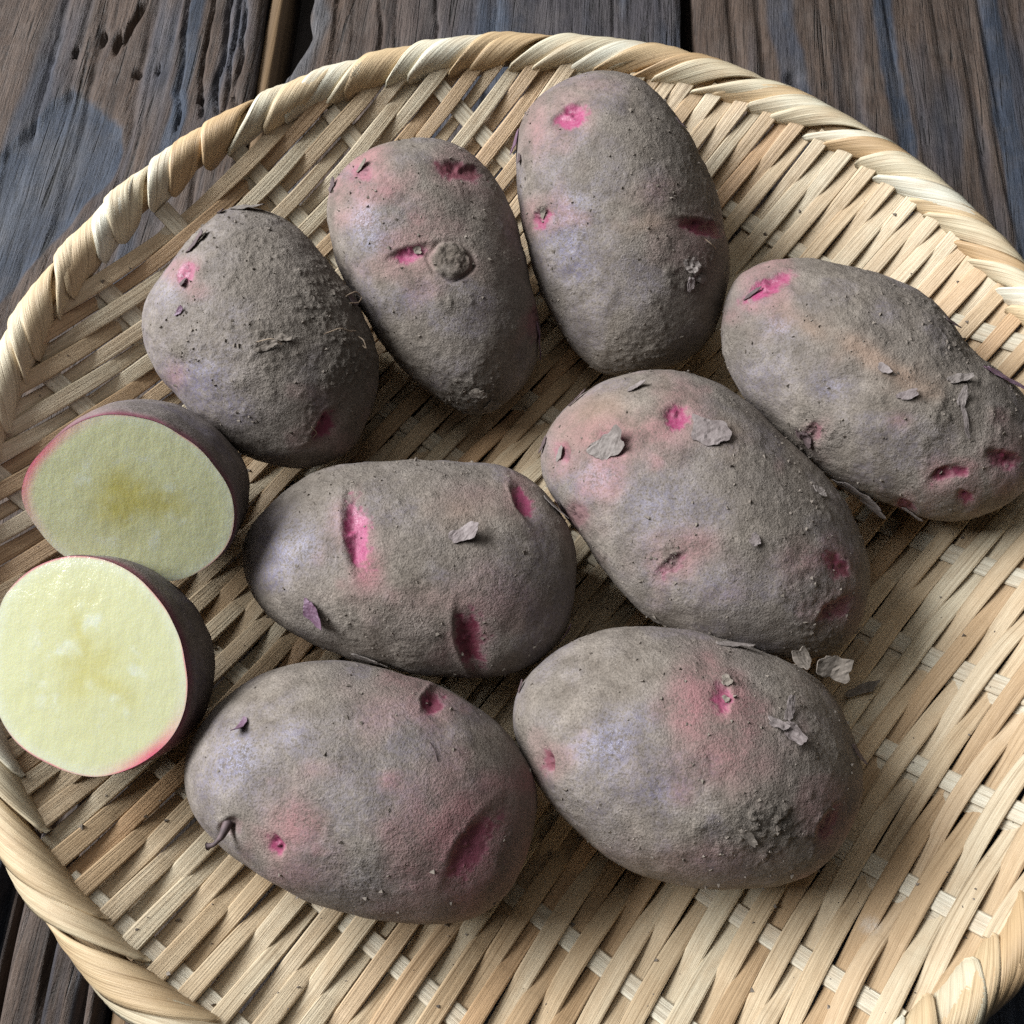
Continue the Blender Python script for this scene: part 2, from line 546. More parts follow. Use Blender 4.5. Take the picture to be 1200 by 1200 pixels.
def left_extra(px, py, P, s):
    jag = 7 * fbm(np.stack([px * 0.05, py * 0.02, px * 0 + 3], 1), 3, 5)
    tongue, sd = poly_mask(px + jag, py, [(-80, 240), (0, 188), (60, 122), (85, 106), (108, 124), (140, 150), (142, 180), (128, 208), (80, 262), (0, 350), (-80, 420)], 5)
    rim = tongue * np.exp(-(sd / 16) ** 2)
    worn = tongue * sstep(14, 50, sd) * 0.3
    blue = np.maximum(rim * 1.3, tongue * 0.95)
    blue = np.maximum(blue, line_band(px, py, [(238, -30), (225, 40), (212, 100), (200, 165), (190, 230)], 9, 2))
    low = sstep(700, 1000, py)
    blue = np.maximum(blue, low * sstep(-0.1, 0.3, fbm(np.stack([P[:, 0] * 260, P[:, 1] * 5, P[:, 2]], 1), 2, 33)))
    dz = -0.0014 * tongue
    dz -= 0.003 * line_band(px, py, [(224, -20), (212, 80), (205, 150)], 1.5, 2)
    # near corner: deep weathered ridges
    rid = fbm(np.stack([P[:, 0] * 240 + 1.2 * vnoise(P * 14, 4), P[:, 1] * 4, P[:, 2]], 1), 2, 41)
    dz += low * (-np.clip(-rid + 0.05, 0, 1) * 0.016 + rid * 0.001)
    # splits beside the gap
    for k, xo in enumerate((243, 262, 272, 283)):
        b = line_band(px, py, [(xo + 10, -40), (xo + 2, 40), (xo - 9, 130)], 0.6, 60 + k)
        dz -= 0.0045 * b
    # gouges and worm holes
    for (gx, gy, gl, gw, ga) in ((150, 38, 14, 3.0, -70), (138, 50, 12, 3.5, -75), (160, 20, 16, 2.5, -68), (122, 45, 8, 3, -80),
                                 (168, 10, 12, 2, -68), (162, 88, 4, 3, 0), (235, 115, 3.5, 3, 0), (185, 82, 3, 4, 0), (88, 62, 6, 2, -70)):
        ca, sa = math.cos(math.radians(ga)), math.sin(math.radians(ga))
        a = (px - gx) * ca + (py - gy) * sa
        b = -(px - gx) * sa + (py - gy) * ca
        dz -= 0.005 * np.exp(-((a / gl) ** 2 + (b / gw) ** 2) ** 2)
    # rough transverse ripple
    rp = sstep(60, 0, np.abs(py - 55 - 0.2 * px)) * sstep(200, 120, px)
    dz += rp * 0.0007 * fbm(np.stack([px * 0.06, py * 0.14, px * 0], 1), 3, 71)
    return dz, blue, worn


def mid_extra(px, py, P, s):
    blue = 0.55 * sstep(380, 620, px)
    worn = sstep(20, 4, np.abs(px - np.interp(py, [-20, 20, 60, 110], [352, 372, 352, 334]) - 6)) * 0.8
    dz = -0.003 * line_band(px, py, [(447, -40), (446, 60)], 1.3, 81) - 0.003 * line_band(px, py, [(513, -40), (512, 60)], 0.8, 82)
    return dz, blue, worn


def right_extra(px, py, P, s):
    blue = line_band(px, py, [(1030, -40), (1042, 60), (1056, 130), (1075, 260)], 11, 90)
    blue = np.maximum(blue, line_band(px, py, [(1150, -40), (1166, 60), (1186, 180), (1210, 330)], 12, 91))
    blue = np.maximum(blue, 0.7 * line_band(px, py, [(905, -40), (915, 20), (930, 90), (950, 200)], 16, 92))
    blue = np.maximum(blue, sstep(600, 900, py) * 1.0)
    dz = -0.004 * np.exp(-(((px - 930) / 9) ** 2 + ((py - 92) / 5) ** 2))
    worn = 0.6 * sstep(815, 803, px)
    return dz, blue, worn


def mid_chip(y):                                    # broken left edge of the middle plank
    base = 0.0016 * vnoise(np.stack([y * 70, y * 0, y * 0], 1), 21)
    chip = np.interp(y, [-0.4, 0.10, 0.150, 0.172, 0.185, 0.196, 0.206, 0.217, 0.23, 0.26, 0.4],
                     [0, 0, 0.002, 0.003, 0.0055, 0.0115, 0.0150, 0.0135, 0.0115, 0.008, 0.004])
    return base + chip


EX = lambda x, y: x - SLANT * y                    # plan point -> plank x
xL = EX(-0.1297, 0.221)
xR = EX(0.0395, 0.2416)
plank(xL - 0.165, xL, 1, rough=0.55, extra=left_extra)
plank(xL + 0.0065, xR - 0.0005, 2, left_chip=mid_chip, rough=0.45, extra=mid_extra)
plank(xR + 0.0055, xR + 0.175, 3, rough=0.32, extra=right_extra)
plank(xR + 0.180, xR + 0.34, 4, rough=0.8)
plank(xL - 0.335, xL - 0.170, 5, rough=0.8)


def bar(name, x0, x1, y0, y1, z0, z1, mat, parent):
    ny = 30
    y = np.linspace(y0, y1, ny)
    jit = 0.0006 * vnoise(np.stack([y * 80, y * 0, y * 0], 1), 7)
    ring = [(x0, z0), (x1, z0), (x1, z1 - 0.001), (x1 - 0.001, z1), (x0 + 0.001, z1), (x0, z1 - 0.001)]
    V = np.array([[(x + j + SLANT * yy, yy, z) for (x, z) in ring] for yy, j in zip(y, jit)]).reshape(-1, 3)
    return mesh_obj(name, V, grid_faces(ny, 6, wrap_v=True), mat, parent, smooth=False)


bar('batten', xL + 0.0008, xL + 0.0060, -0.30, 0.40, -0.030, -0.0045, M_BATTEN, table)
bar('under_board', xL - 0.3, xR + 0.3, -0.34, 0.40, -0.050, -0.032, M_UNDER, table)

# ------------------------------------------------------------------ woven bamboo tray
tray = tag(empty('woven_tray'), 'round shallow woven bamboo tray with a wrapped rim holding potatoes', 'basket')
PHI = math.radians(55)
ES, EW = np.array([math.cos(PHI), math.sin(PHI)]), np.array([math.sin(PHI), -math.cos(PHI)])
RW = 0.1600                                        # radius at which strips run under the rim


def warp_s(k, w):
    return 0.003 + 0.032 * k + 0.05 * w


def arc(w):                                        # plan offset for an arc length across the dish
    ws = np.linspace(0, 0.17, 800)
    dz = np.gradient(prof(ws), ws)
    L = np.concatenate([[0], np.cumsum(np.sqrt(1 + ((dz[1:] + dz[:-1]) / 2) ** 2) * np.diff(ws))])
    return np.sign(w) * np.interp(np.abs(w), L, ws)


def ribbon(name, C2, zc, width, thick, mat, crown=0.25, chalk=None, tilt=None):
    """C2: plan centreline (n,2); zc: height of the strip above the dish surface; closed 8-sided section"""
    n = len(C2)
    T = np.gradient(C2, axis=0)
    T /= np.linalg.norm(T, axis=1)[:, None]
    N2 = np.stack([T[:, 1], -T[:, 0]], 1)
    width = np.broadcast_to(width, (n,))
    sec = [(-0.5, 0), (-0.5, 0.6), (-0.43, 0.94), (-0.14, 1.0), (0.14, 1.0), (0.43, 0.94), (0.5, 0.6), (0.5, 0)]
    base3 = np.concatenate([C2, (prof(np.hypot(C2[:, 0], C2[:, 1])))[:, None]], 1)
    e = 1e-3
    rr = np.hypot(C2[:, 0], C2[:, 1]) + 1e-9
    slope = (prof(rr + e) - prof(rr - e)) / (2 * e)
    up = np.stack([-slope * C2[:, 0] / rr, -slope * C2[:, 1] / rr, np.ones(n)], 1)
    up /= np.linalg.norm(up, axis=1)[:, None]
    T3 = np.gradient(base3, axis=0)
    T3 /= np.linalg.norm(T3, axis=1)[:, None]
    S = np.cross(T3, up)
    S /= np.linalg.norm(S, axis=1)[:, None]
    if tilt is not None:
        a = np.broadcast_to(tilt, (n,))[:, None]
        S, up = S * np.cos(a) + up * np.sin(a), up * np.cos(a) - S * np.sin(a)
    L = np.concatenate([[0], np.cumsum(np.linalg.norm(np.diff(base3, axis=0), axis=1))])
    V, UVs = [], []
    for (a, h) in sec:
        V.append(base3 + S * (a * width)[:, None] + up * (zc + (h - 0.5) * thick)[:, None])
        UVs.append(np.stack([L, np.full(n, a * float(width.mean()) + (0.0 if h else 0.011))], 1))
    V = np.stack(V, 1).reshape(-1, 3)
    UVs = np.stack(UVs, 1).reshape(-1, 2)
    F = [list(map(int, q)) for q in grid_faces(n, 8, wrap_v=True)]
    F += [list(range(8))[::-1], list(range((n - 1) * 8, n * 8))]
    att = {'chalk': np.zeros(len(V))}
    if chalk is not None:
        att['chalk'] = chalk(V)
    return mesh_obj(name, V, F, mat, tray, att, UVs, smooth=False)


CHALK = [(dish_hit(1020, 1085), 0.0035)]


def chalk_fn(V):
    c = np.zeros(len(V))
    for p, r in CHALK:
        c = np.maximum(c, sstep(r, r * 0.35, np.linalg.norm(V - p, axis=1)))
    return c


PITCH = 0.00466
j0 = -36
# phase: an under-strip of warp 0 lies at w = 12.76 cm
arc_len_at = lambda w: float(np.interp(w, arc(np.linspace(0, 0.2, 900)), np.linspace(0, 0.2, 900)))
PH = arc_len_at(0.1276) % (2 * PITCH)
WEFT = []
for j in range(-36, 37):
    wl = arc(np.array([PH + j * PITCH]))[0] + rng.normal(0, 0.00018)
    half = math.sqrt(max(RW ** 2 - wl ** 2, 0.0))
    if half < 0.012:
        continue
    s = np.arange(-half - 0.004, half + 0.004, 0.0012)
    bow = 0.35 * s ** 2 * (1 - (wl / 0.17) ** 2)
    w = wl + bow - 0.35 * 0.006 * (1 - (wl / 0.17) ** 2)
    w = w + 0.0003 * vnoise(np.stack([s * 40, s * 0 + j, s * 0], 1), 5)
    C2 = s[:, None] * ES + w[:, None] * EW
    rad = np.hypot(C2[:, 0], C2[:, 1])
    keep = rad < RW + 0.002
    C2, s, w = C2[keep], s[keep], w[keep]
    if len(C2) < 8:
        continue
    kf = (s - warp_s(0, w)) / 0.032                # fractional warp index
    sgn = -np.cos(np.pi * (kf + j))                # at k=0: j even -> under
    prof_ou = np.sign(sgn) * np.abs(sgn) ** 0.75
    zc = 0.00125 * prof_ou
    over = 0.5 + 0.5 * sgn
    width = 0.00455 + 0.0008 * over + rng.normal(0, 0.00022)
    width = width * (1 - 0.12 * float(sstep(-0.075, -0.125, wl)))
    tl = 0.14 * rng.normal() * 0.5
    o = ribbon('weaving_strip', C2, zc, width, 0.0009, M_STRIP, chalk=chalk_fn, tilt=tl)
    WEFT.append(o)

for k in range(-5, 6):
    w = np.arange(-0.162, 0.162, 0.004)
    s = warp_s(k, w)
    C2 = s[:, None] * ES + w[:, None] * EW
    keep = np.hypot(C2[:, 0], C2[:, 1]) < RW + 0.001
    if keep.sum() < 5:
        continue
    ribbon('cross_strip', C2[keep], np.zeros(keep.sum()), 0.0060, 0.0010, M_CROSS)
    if k in (-1, 0, 1):
        C3 = (s - 0.0040)[:, None] * ES + w[:, None] * EW
        keep3 = np.hypot(C3[:, 0], C3[:, 1]) < RW - 0.004
        ribbon('under_strip', C3[keep3], np.full(keep3.sum(), -0.0011), 0.0040, 0.0008, M_CROSS)

# rim core: an elliptical hoop
RC, ZC, RA, RB = 0.1644, 0.0402, 0.0043, 0.0058
na, nb = 160, 14
A, B = np.meshgrid(np.linspace(0, 2 * np.pi, na, endpoint=False), np.linspace(0, 2 * np.pi, nb, endpoint=False), indexing='ij')
rr = RC + (RA - 0.0012) * np.cos(B)
V = np.stack([rr * np.cos(A), rr * np.sin(A), ZC + (RB - 0.0012) * np.sin(B)], -1).reshape(-1, 3)
mesh_obj('rim_core', V, grid_faces(na, nb, True, True), M_CORE, tray, None, np.stack([A.ravel() * RC, B.ravel() * 0.008], 1))


def rim_strip(psi, beta, length, width, lift):
    """one strip wound over the rim, laid out in the unrolled surface: x clockwise along the rim, y from inside to outside"""
    n, m = 34, 8
    t = np.linspace(0, 1, n)
    q = np.linspace(-0.5, 0.5, m)
    cb, sb = math.cos(beta), math.sin(beta)
    wn = rng.normal(0, 1, 6)
    bend = 0.0012 * wn[5] * np.sin(np.pi * t)
    cap = np.minimum(1, np.sqrt(np.clip(t / 0.035, 0, 1)) * 0.30 + 0.70)
    wid = width * cap * (0.86 + 0.14 * sstep(0, 0.25, t))
    rows = []
    for lay in (1, 0):
        V = np.zeros((n, m, 3))
        for i in range(m):
            x = t * length * cb - q[i] * wid * sb + bend * -sb
            y = t * length * sb + q[i] * wid * cb + bend * cb
            ph = math.radians(206) - y / 0.0056
            d = lift * (q[i] + 0.5) + 0.00018 * (1 - (2 * q[i]) ** 2)
            d = d + 0.00028 * wn[0] * np.sin(5 * t + 3 * wn[1] + 4 * q[i]) + 0.00012 * np.sin(17 * q[i] + wn[2] * 3)
            d = d + (0.0007 if lay else -0.0001) + 0.0005 * np.exp(-(t / 0.09) ** 2)
            a2 = psi - x / RC
            r = RC + (RA + d) * np.cos(ph)
            z = ZC + (RB + d) * np.sin(ph)
            V[:, i] = np.stack([r * np.cos(a2), r * np.sin(a2), z], 1)
        rows.append(V)
    top, bot = rows
    Vt = np.concatenate([top, bot[:, ::-1]], 1).reshape(-1, 3)
    L = np.broadcast_to((t * length)[:, None], (n, 2 * m))
    QQ = np.concatenate([q, q[::-1]]) * width
    UV = np.stack([L, np.broadcast_to(QQ[None], (n, 2 * m))], -1).reshape(-1, 2)
    F = [list(map(int, f)) for f in grid_faces(n, 2 * m, wrap_v=True)]
    F += [list(range(2 * m))[::-1], list(range((n - 1) * 2 * m, n * 2 * m))]
    return mesh_obj('rim_strip', Vt, F, M_RIM, tray, None, UV)


deg = 360.0
k = 0
while deg > 0:                                      # wound clockwise, each strip over the one before
    # 0 = right, 90 = far, 180 = left, 270 = near
    near_left = math.exp(-((deg - 222) / 30) ** 2)
    near = math.exp(-((deg - 300) / 36) ** 2)
    left = math.exp(-((deg - 150) / 34) ** 2)
    step = 0.0108 + 0.0012 * left + 0.0120 * near_left + 0.0010 * near
    pair = (0.72 if k % 2 else 1.28)
    beta = math.radians(27 + 13 * left - 6 * near_left + 6 * near + rng.normal(0, 1.5))
    wd = min(step * math.sin(beta) * 1.42, 0.0140 - 0.0045 * near) * (1 + rng.normal(0, 0.12))
    rim_strip(math.radians(deg), beta, 0.0235 / math.sin(beta), wd, 0.0008 + 0.0005 * rng.random())
    deg -= math.degrees(step * pair / RC)
    k += 1

# ------------------------------------------------------------------ potatoes
def cube_sphere(N):
    g = np.tan(np.linspace(-np.pi / 4, np.pi / 4, N))
    a, b = np.meshgrid(g, g, indexing='ij')
    a, b = a.ravel(), b.ravel()
    o = np.ones_like(a)
    faces, verts = [], []
    for k, (x, y, z) in enumerate([(a, b, o), (b, a, -o), (o, a, b), (-o, b, a), (b, o, a), (a, -o, b)]):
        v = np.stack([x, y, z], 1)
        verts.append(v / np.linalg.norm(v, axis=1)[:, None])
        faces.append(grid_faces(N, N, off=k * N * N))
    V, F = np.concatenate(verts), np.concatenate(faces)
    key = np.round(V * 1e5).astype(np.int64)
    _, idx, inv = np.unique(key, axis=0, return_index=True, return_inverse=True)
    return V[idx], inv.ravel()[F]


CS_V, CS_F = cube_sphere(128)


def outline_fn(pts, c):
    """periodic smooth polar radius in photo pixels about c"""
    pts = np.asarray(pts, float) - c
    th = np.arctan2(pts[:, 1], pts[:, 0])
    r = np.hypot(pts[:, 0], pts[:, 1])
    o = np.argsort(th)
    th, r = th[o], r[o]
    T = np.concatenate([th - 2 * np.pi, th, th + 2 * np.pi])
    R = np.concatenate([r, r, r])
    g = np.linspace(-np.pi, np.pi, 360, endpoint=False)
    v = np.interp(g, T, R)
    kern = np.exp(-(np.arange(-12, 13) / 5.0) ** 2)
    kern /= kern.sum()
    v = sum(kv * np.roll(v, s) for kv, s in zip(kern, range(-12, 13)))
    return lambda a: np.interp((a + np.pi) % (2 * np.pi) - np.pi, np.concatenate([g, [np.pi]]), np.concatenate([v, [v[0]]]))


def ellipse_of(fn):
    a = np.linspace(-np.pi, np.pi, 360, endpoint=False)
    r = fn(a)
    x, y = r * np.cos(a), r * np.sin(a)
    # implicit ellipse fit through the centre-symmetric average
    r2 = 0.5 * (fn(a) + fn(a + np.pi))
    Acoef = np.stack([np.cos(a) ** 2, np.cos(a) * np.sin(a), np.sin(a) ** 2], 1)
    s, *_ = np.linalg.lstsq(Acoef, 1 / r2 ** 2, rcond=None)
    return lambda t: 1 / np.sqrt(np.maximum(s[0] * np.cos(t) ** 2 + s[1] * np.cos(t) * np.sin(t) + s[2] * np.sin(t) ** 2, 1e-9))


def seat(build, lo=0.14, hi=0.40):
    """slide a shape along its viewing ray until it rests on the weave"""
    def gap(t):
        P = build(t)
        return (P[:, 2] - prof(np.hypot(P[:, 0], P[:, 1]))).min() - 0.0012
    for _ in range(34):
        mid = 0.5 * (lo + hi)
        if gap(mid) > 0:
            lo = mid
        else:
            hi = mid
    return lo


def eye_fields(px, py, front, eyes, N):
    """dents (metres), pigment and painted shade fields for a list of potato eyes"""
    dz = np.zeros(N)
    pink, halo, deep, pit = np.zeros(N), np.zeros(N), np.zeros(N), np.zeros(N)
    wx = 2.2 * vnoise(np.stack([px * 0.11, py * 0.11, px * 0 + 0.5], 1), 81)
    wy = 2.2 * vnoise(np.stack([px * 0.11, py * 0.11, px * 0 + 9.5], 1), 82)
    for e in eyes:
        x, y, ln, wd, ang, dep, pk, dp, hr, hs = e
        ca, sa = math.cos(math.radians(ang)), math.sin(math.radians(ang))
        ux, uy = px - x + wx, py - y + wy
        a = ux * ca + uy * sa
        b = -ux * sa + uy * ca
        b = b - 0.28 * wd * (a / ln) ** 2
        q = (a / ln) ** 2
        steep = np.where(b < 0, (b / (0.60 * wd)) ** 2, (b / (1.6 * wd)) ** 2)
        g = np.exp(-(q ** 1.3 + steep)) * front
        dz -= 0.56 * dep * g
        brow = np.exp(-(q * 0.75 + ((b + 0.78 * wd) / (0.30 * wd)) ** 2)) * front
        dz += 0.16 * dep * brow
        jit = 1 + 0.35 * vnoise(np.stack([px * 0.09, py * 0.09, px * 0 + x], 1), 8)
        sp = np.where(b < 0, (b / (0.62 * wd)) ** 2, (b / (1.45 * wd)) ** 2)
        m = np.exp(-((q * 1.1 + sp) * jit) ** 1.3)
        rag = vnoise(np.stack([px * 0.22, py * 0.22, px * 0 + y], 1), 91) + 0.6 * vnoise(np.stack([px * 0.5, py * 0.5, px * 0 + x], 1), 92)
        m = np.clip(0.25 * m + 0.85 * sstep(0.22, 0.62, m + 0.22 * rag), 0, 1) * sstep(0.02, 0.15, m) * front
        pink = np.maximum(pink, pk * m)
        # shade painted into the eye colour, set per eye and strongest along the crease
        deep = np.maximum(deep, m * np.clip(dp + 0.25 * np.exp(-((b + 0.1 * wd) / (0.3 * wd)) ** 2), 0, 1))
        r = np.random.default_rng(int(abs(x * 13 + y * 7)))
        for _ in range(7):
            bx = x + ca * r.normal(0, 0.33) * ln - sa * r.normal(0.05, 0.22) * wd
            by = y + sa * r.normal(0, 0.33) * ln + ca * r.normal(0.05, 0.22) * wd
            pr = r.uniform(1.0, 1.9)
            k = np.exp(-(((px - bx) ** 2 + (py - by) ** 2) / pr ** 2)) * front
            pit = np.maximum(pit, 0.6 * k)
            dz += 0.00035 * k * r.choice((-1, 1))
        bud = np.exp(-(((px - x) / 3.2) ** 2 + ((py - y) / 3.2) ** 2)) * front
        dz += 0.30 * dep * bud
        if hr:
            h = np.exp(-(((a / (hr * 1.15)) ** 2 + (b / hr) ** 2) * (1 + 0.9 * vnoise(np.stack([px * 0.035, py * 0.035, px * 0 + y], 1), 9))) ** 1.5) * front
            halo = np.maximum(halo, hs * h)
    return dz, pink, halo, deep, pit


POTATOES = []


def make_potato(label, outline, center, flat=0.88, tiltmix=0.5, eyes=(), dirt=(), bare=(), halo=(), tan=(), bumps=(), seed=0, roughness=1.0, scabs=()):
    c = np.array(center, float)
    fn = outline_fn(outline, c)
    el = ellipse_of(fn)
    d0 = ray(*c)
    up = np.array([0, 0, 1.0])
    m = -d0 * (1 - tiltmix) + up * tiltmix
    m /= np.linalg.norm(m)
    th = np.arctan2(CS_V[:, 1], CS_V[:, 0])
    rho = np.hypot(CS_V[:, 0], CS_V[:, 1])
    Rpx = el(th) + (fn(th) - el(th)) * rho ** 3
    ex, ey = c[0] + fn(th) * np.cos(th), c[1] + fn(th) * np.sin(th)
    sx, sy = c[0] + Rpx * np.cos(th), c[1] + Rpx * np.sin(th)
    D = RIGHT[None] * ((sx - 600) / FPX)[:, None] + DOWN[None] * ((sy - 600) / FPX)[:, None] + FWD[None]
    short = float(np.min(0.5 * (fn(np.linspace(-np.pi, np.pi, 90)) + fn(np.linspace(0, 2 * np.pi, 90)))))
    nz = fbm(CS_V * 1.7 + seed * 5.1, 2, seed)

    def build(t):
        C0 = CAMPOS + d0 * t
        Q = CAMPOS + D * (((C0 - CAMPOS) @ m) / (D @ m))[:, None]
        depth = short / FPX * t * flat
        # thickness follows the viewing ray, so the traced rim stays the silhouette
        dirs = D / np.linalg.norm(D, axis=1)[:, None]
        # local narrowing so the limb is round in section
        k = 1 - 0.012
        P = C0 + (Q - C0) * (rho * k)[:, None] - d0 * (CS_V[:, 2] * depth * (1 + 0.05 * nz))[:, None]
        return P
    t = seat(build)
    P = build(t)
    o = mesh_obj('potato', P, CS_F, M_SKIN)
    if sum((P[CS_F[0, 1]] - P[CS_F[0, 0]]) * 0) == 0:
        pass
    me = o.data
    # outward orientation
    n = normals_of(me)
    if np.mean(np.sum(n * (P - P.mean(0)), 1)) < 0:
        me.flip_normals()
        me.update()
        n = normals_of(me)
    view = P - CAMPOS
    view /= np.linalg.norm(view, axis=1)[:, None]
    facing = -np.sum(n * view, 1)
    front = sstep(-0.05, 0.15, facing)
    px, py = proj(P)
    N = len(P)
    eyes = [e if len(e) == 10 else (*e, 0, 0) for e in eyes]
    dz, pink, hal, deep, pit = eye_fields(px, py, front, eyes, N)
    low = fbm(P * 55 + seed * 3.3, 3, seed + 2)
    dz += 0.00070 * low
    mid = fbm(P * 330 + seed * 7.7, 3, seed + 4)
    dz += 0.00016 * mid * roughness
    dm = np.zeros(N)
    patch = fbm(P * 120 + seed * 1.7, 3, seed + 6)
    clod = np.clip(fbm(P * 620 + seed, 3, seed + 7, 0.6), -0.2, 1)
    for (x, y, r, s) in dirt:
        g = np.exp(-(((px - x) / r) ** 2 + ((py - y) / r) ** 2) * (1 + 0.9 * vnoise(np.stack([px * 0.06, py * 0.06, px * 0], 1), 3))) * front
        dm = np.maximum(dm, s * g)
    gen = sstep(0.18, 0.45, patch) * 0.32 * roughness
    dmt = np.maximum(dm, gen)
    dz += dmt * (0.0012 * np.clip(clod + 0.10, 0, 1))
    bm = np.zeros(N)
    for (x, y, rx, ry, s) in bare:  # bare skin patches, several painted where the window sheen falls
        g = np.exp(-((((px - x) / rx) ** 2 + ((py - y) / ry) ** 2)) * (1 + 0.9 * vnoise(np.stack([px * 0.025, py * 0.025, px * 0 + 2], 1), 5)))
        bm = np.maximum(bm, s * g)
    bm = np.maximum(bm, 0.38 * sstep(0.02, 0.4, fbm(P * 70 + seed * 2.2, 3, seed + 12)))
    bm = bm * (1 - np.clip(dmt, 0, 1))
    for (x, y, rx, ry, s) in halo:
        g = np.exp(-((((px - x) / rx) ** 2 + ((py - y) / ry) ** 2)) * (1 + 0.8 * vnoise(np.stack([px * 0.03, py * 0.03, px * 0 + 7], 1), 6))) * front
        hal = np.maximum(hal, s * g)
    tn = np.zeros(N)
    for (x, y, rx, ry, a, s) in tan:
        ca, sa = math.cos(math.radians(a)), math.sin(math.radians(a))
        u, v = (px - x) * ca + (py - y) * sa, -(px - x) * sa + (py - y) * ca
        tn = np.maximum(tn, s * np.exp(-((u / rx) ** 2 + (v / ry) ** 2) * (1 + 0.7 * vnoise(np.stack([px * 0.05, py * 0.05, px * 0 + 1], 1), 16))) * front)
    for (x, y, r, h) in bumps:
        dz += h * np.exp(-(((px - x) / r) ** 2 + ((py - y) / r) ** 2)) * front
    scab = np.zeros(N)
    for (x, y, r) in scabs:
        rr_ = np.hypot(px - x, (py - y) * 1.08) * (1 + 0.10 * vnoise(np.stack([px * 0.07, py * 0.07, px * 0], 1), 51))
        s_ = sstep(r * 1.05, r * 0.88, rr_) * front
        scab = np.maximum(scab, s_ * (0.85 + 0.1 * np.cos(rr_ * 1.1)))
        dz += s_ * (0.00045 + 0.00005 * np.cos(rr_ * 1.1) + 0.0009 * np.clip(clod, -0.2, 1)) - 0.0007 * np.exp(-((rr_ - r * 1.12) / 2.2) ** 2) * front
    P2 = P + n * dz[:, None]
    org = P.mean(0)
    me.vertices.foreach_set('co', (P2 - org).astype(np.float32).ravel())
    for k, a in (('pink', pink), ('halo', hal), ('deep', deep), ('dirt', dmt * 0.9), ('bare', bm), ('tan', tn), ('scab', scab), ('pit', pit)):
        me.attributes.new(k, 'FLOAT', 'POINT').data.foreach_set('value', np.clip(a, 0, 1).astype(np.float32))
    me.update()
    o.location = org
    tag(o, label, 'potato', 'potatoes on the woven tray')
    bvh = BVHTree.FromPolygons([tuple(v) for v in P2], [tuple(int(i) for i in f) for f in CS_F])
    POTATOES.append(dict(o=o, bvh=bvh, P=P2, org=org, n=n, dirt=dmt, front=front, t=t))
    return o


def flake_mesh(size_l, size_w, seed, curl, thick=0.00022):
    """thin scrap of skin, held at one end (a = -0.5) and lifting towards the other"""
    r = np.random.default_rng(seed)
    nu, nv = 11, 10
    a, b = np.meshgrid(np.linspace(-1, 1, nu), np.linspace(-1, 1, nv), indexing='ij')
    mixr = r.uniform(0.35, 0.8)
    x = a * ((1 - mixr) + mixr * np.sqrt(1 - b * b / 2))
    y = b * ((1 - mixr) + mixr * np.sqrt(1 - a * a / 2))
    th = np.arctan2(y, x)
    rad = np.maximum(np.abs(a), np.abs(b))
    ph = r.uniform(0, 6.28, 5)
    edge = 1 + rad ** 3 * (0.13 * np.sin(2 * th + ph[0]) + 0.10 * np.sin(3 * th + ph[1]) + 0.07 * np.sin(5 * th + ph[2]) + 0.05 * np.sin(9 * th + ph[3]))
    x, y = x * edge * 0.5, y * edge * 0.5
    X, Y = (x + r.normal(0, 0.2) * y) * size_l, y * size_w
    cu, cv = curl * r.uniform(0.5, 1.1), curl * r.normal(0, 0.35)
    z = cu * np.clip(x + 0.5, 0, None) ** 2.2 * min(size_l, size_w * 2.2) * 0.55 + cv * y * np.abs(y) * size_w
    z += 0.025 * size_w * curl * np.sin(x * 11 + ph[4]) * (0.4 + np.abs(y))
    z += r.normal(0, 0.012 * min(size_l, size_w), size=z.shape)
    top = np.stack([X, Y, z + thick], -1).reshape(-1, 3)
    bot = np.stack([X, Y, z], -1).reshape(-1, 3)
    n = nu * nv
    F = [list(map(int, q)) for q in grid_faces(nu, nv)]
    F += [[i + n for i in q[::-1]] for q in F]
    edge = [i * nv for i in range(nu)] + [(nu - 1) * nv + j for j in range(1, nv)] + [i * nv + nv - 1 for i in range(nu - 2, -1, -1)] + [j for j in range(nv - 2, 0, -1)]
    for p, q in zip(edge, edge[1:] + edge[:1]):
        F.append([p, p + n, q + n, q])
    return np.concatenate([top, bot]), F


def frame_at(pot, px, py):
    d = ray(px, py)
    for k in range(14):                             # step inwards when a ray just misses the limb
        hit = pot['bvh'].ray_cast(Vector(CAMPOS), Vector(d))
        if hit[0] is not None:
            break
        cx, cy = proj(pot['org'])
        px, py = px + (cx - px) * 0.02, py + (cy - py) * 0.02
        d = ray(px, py)
    if hit[0] is None:
        return None
    p, n = np.array(hit[0]), np.array(hit[1])
    if n @ d > 0:
        n = -n
    return p, n, hit[3]


FL_SEED = [100]


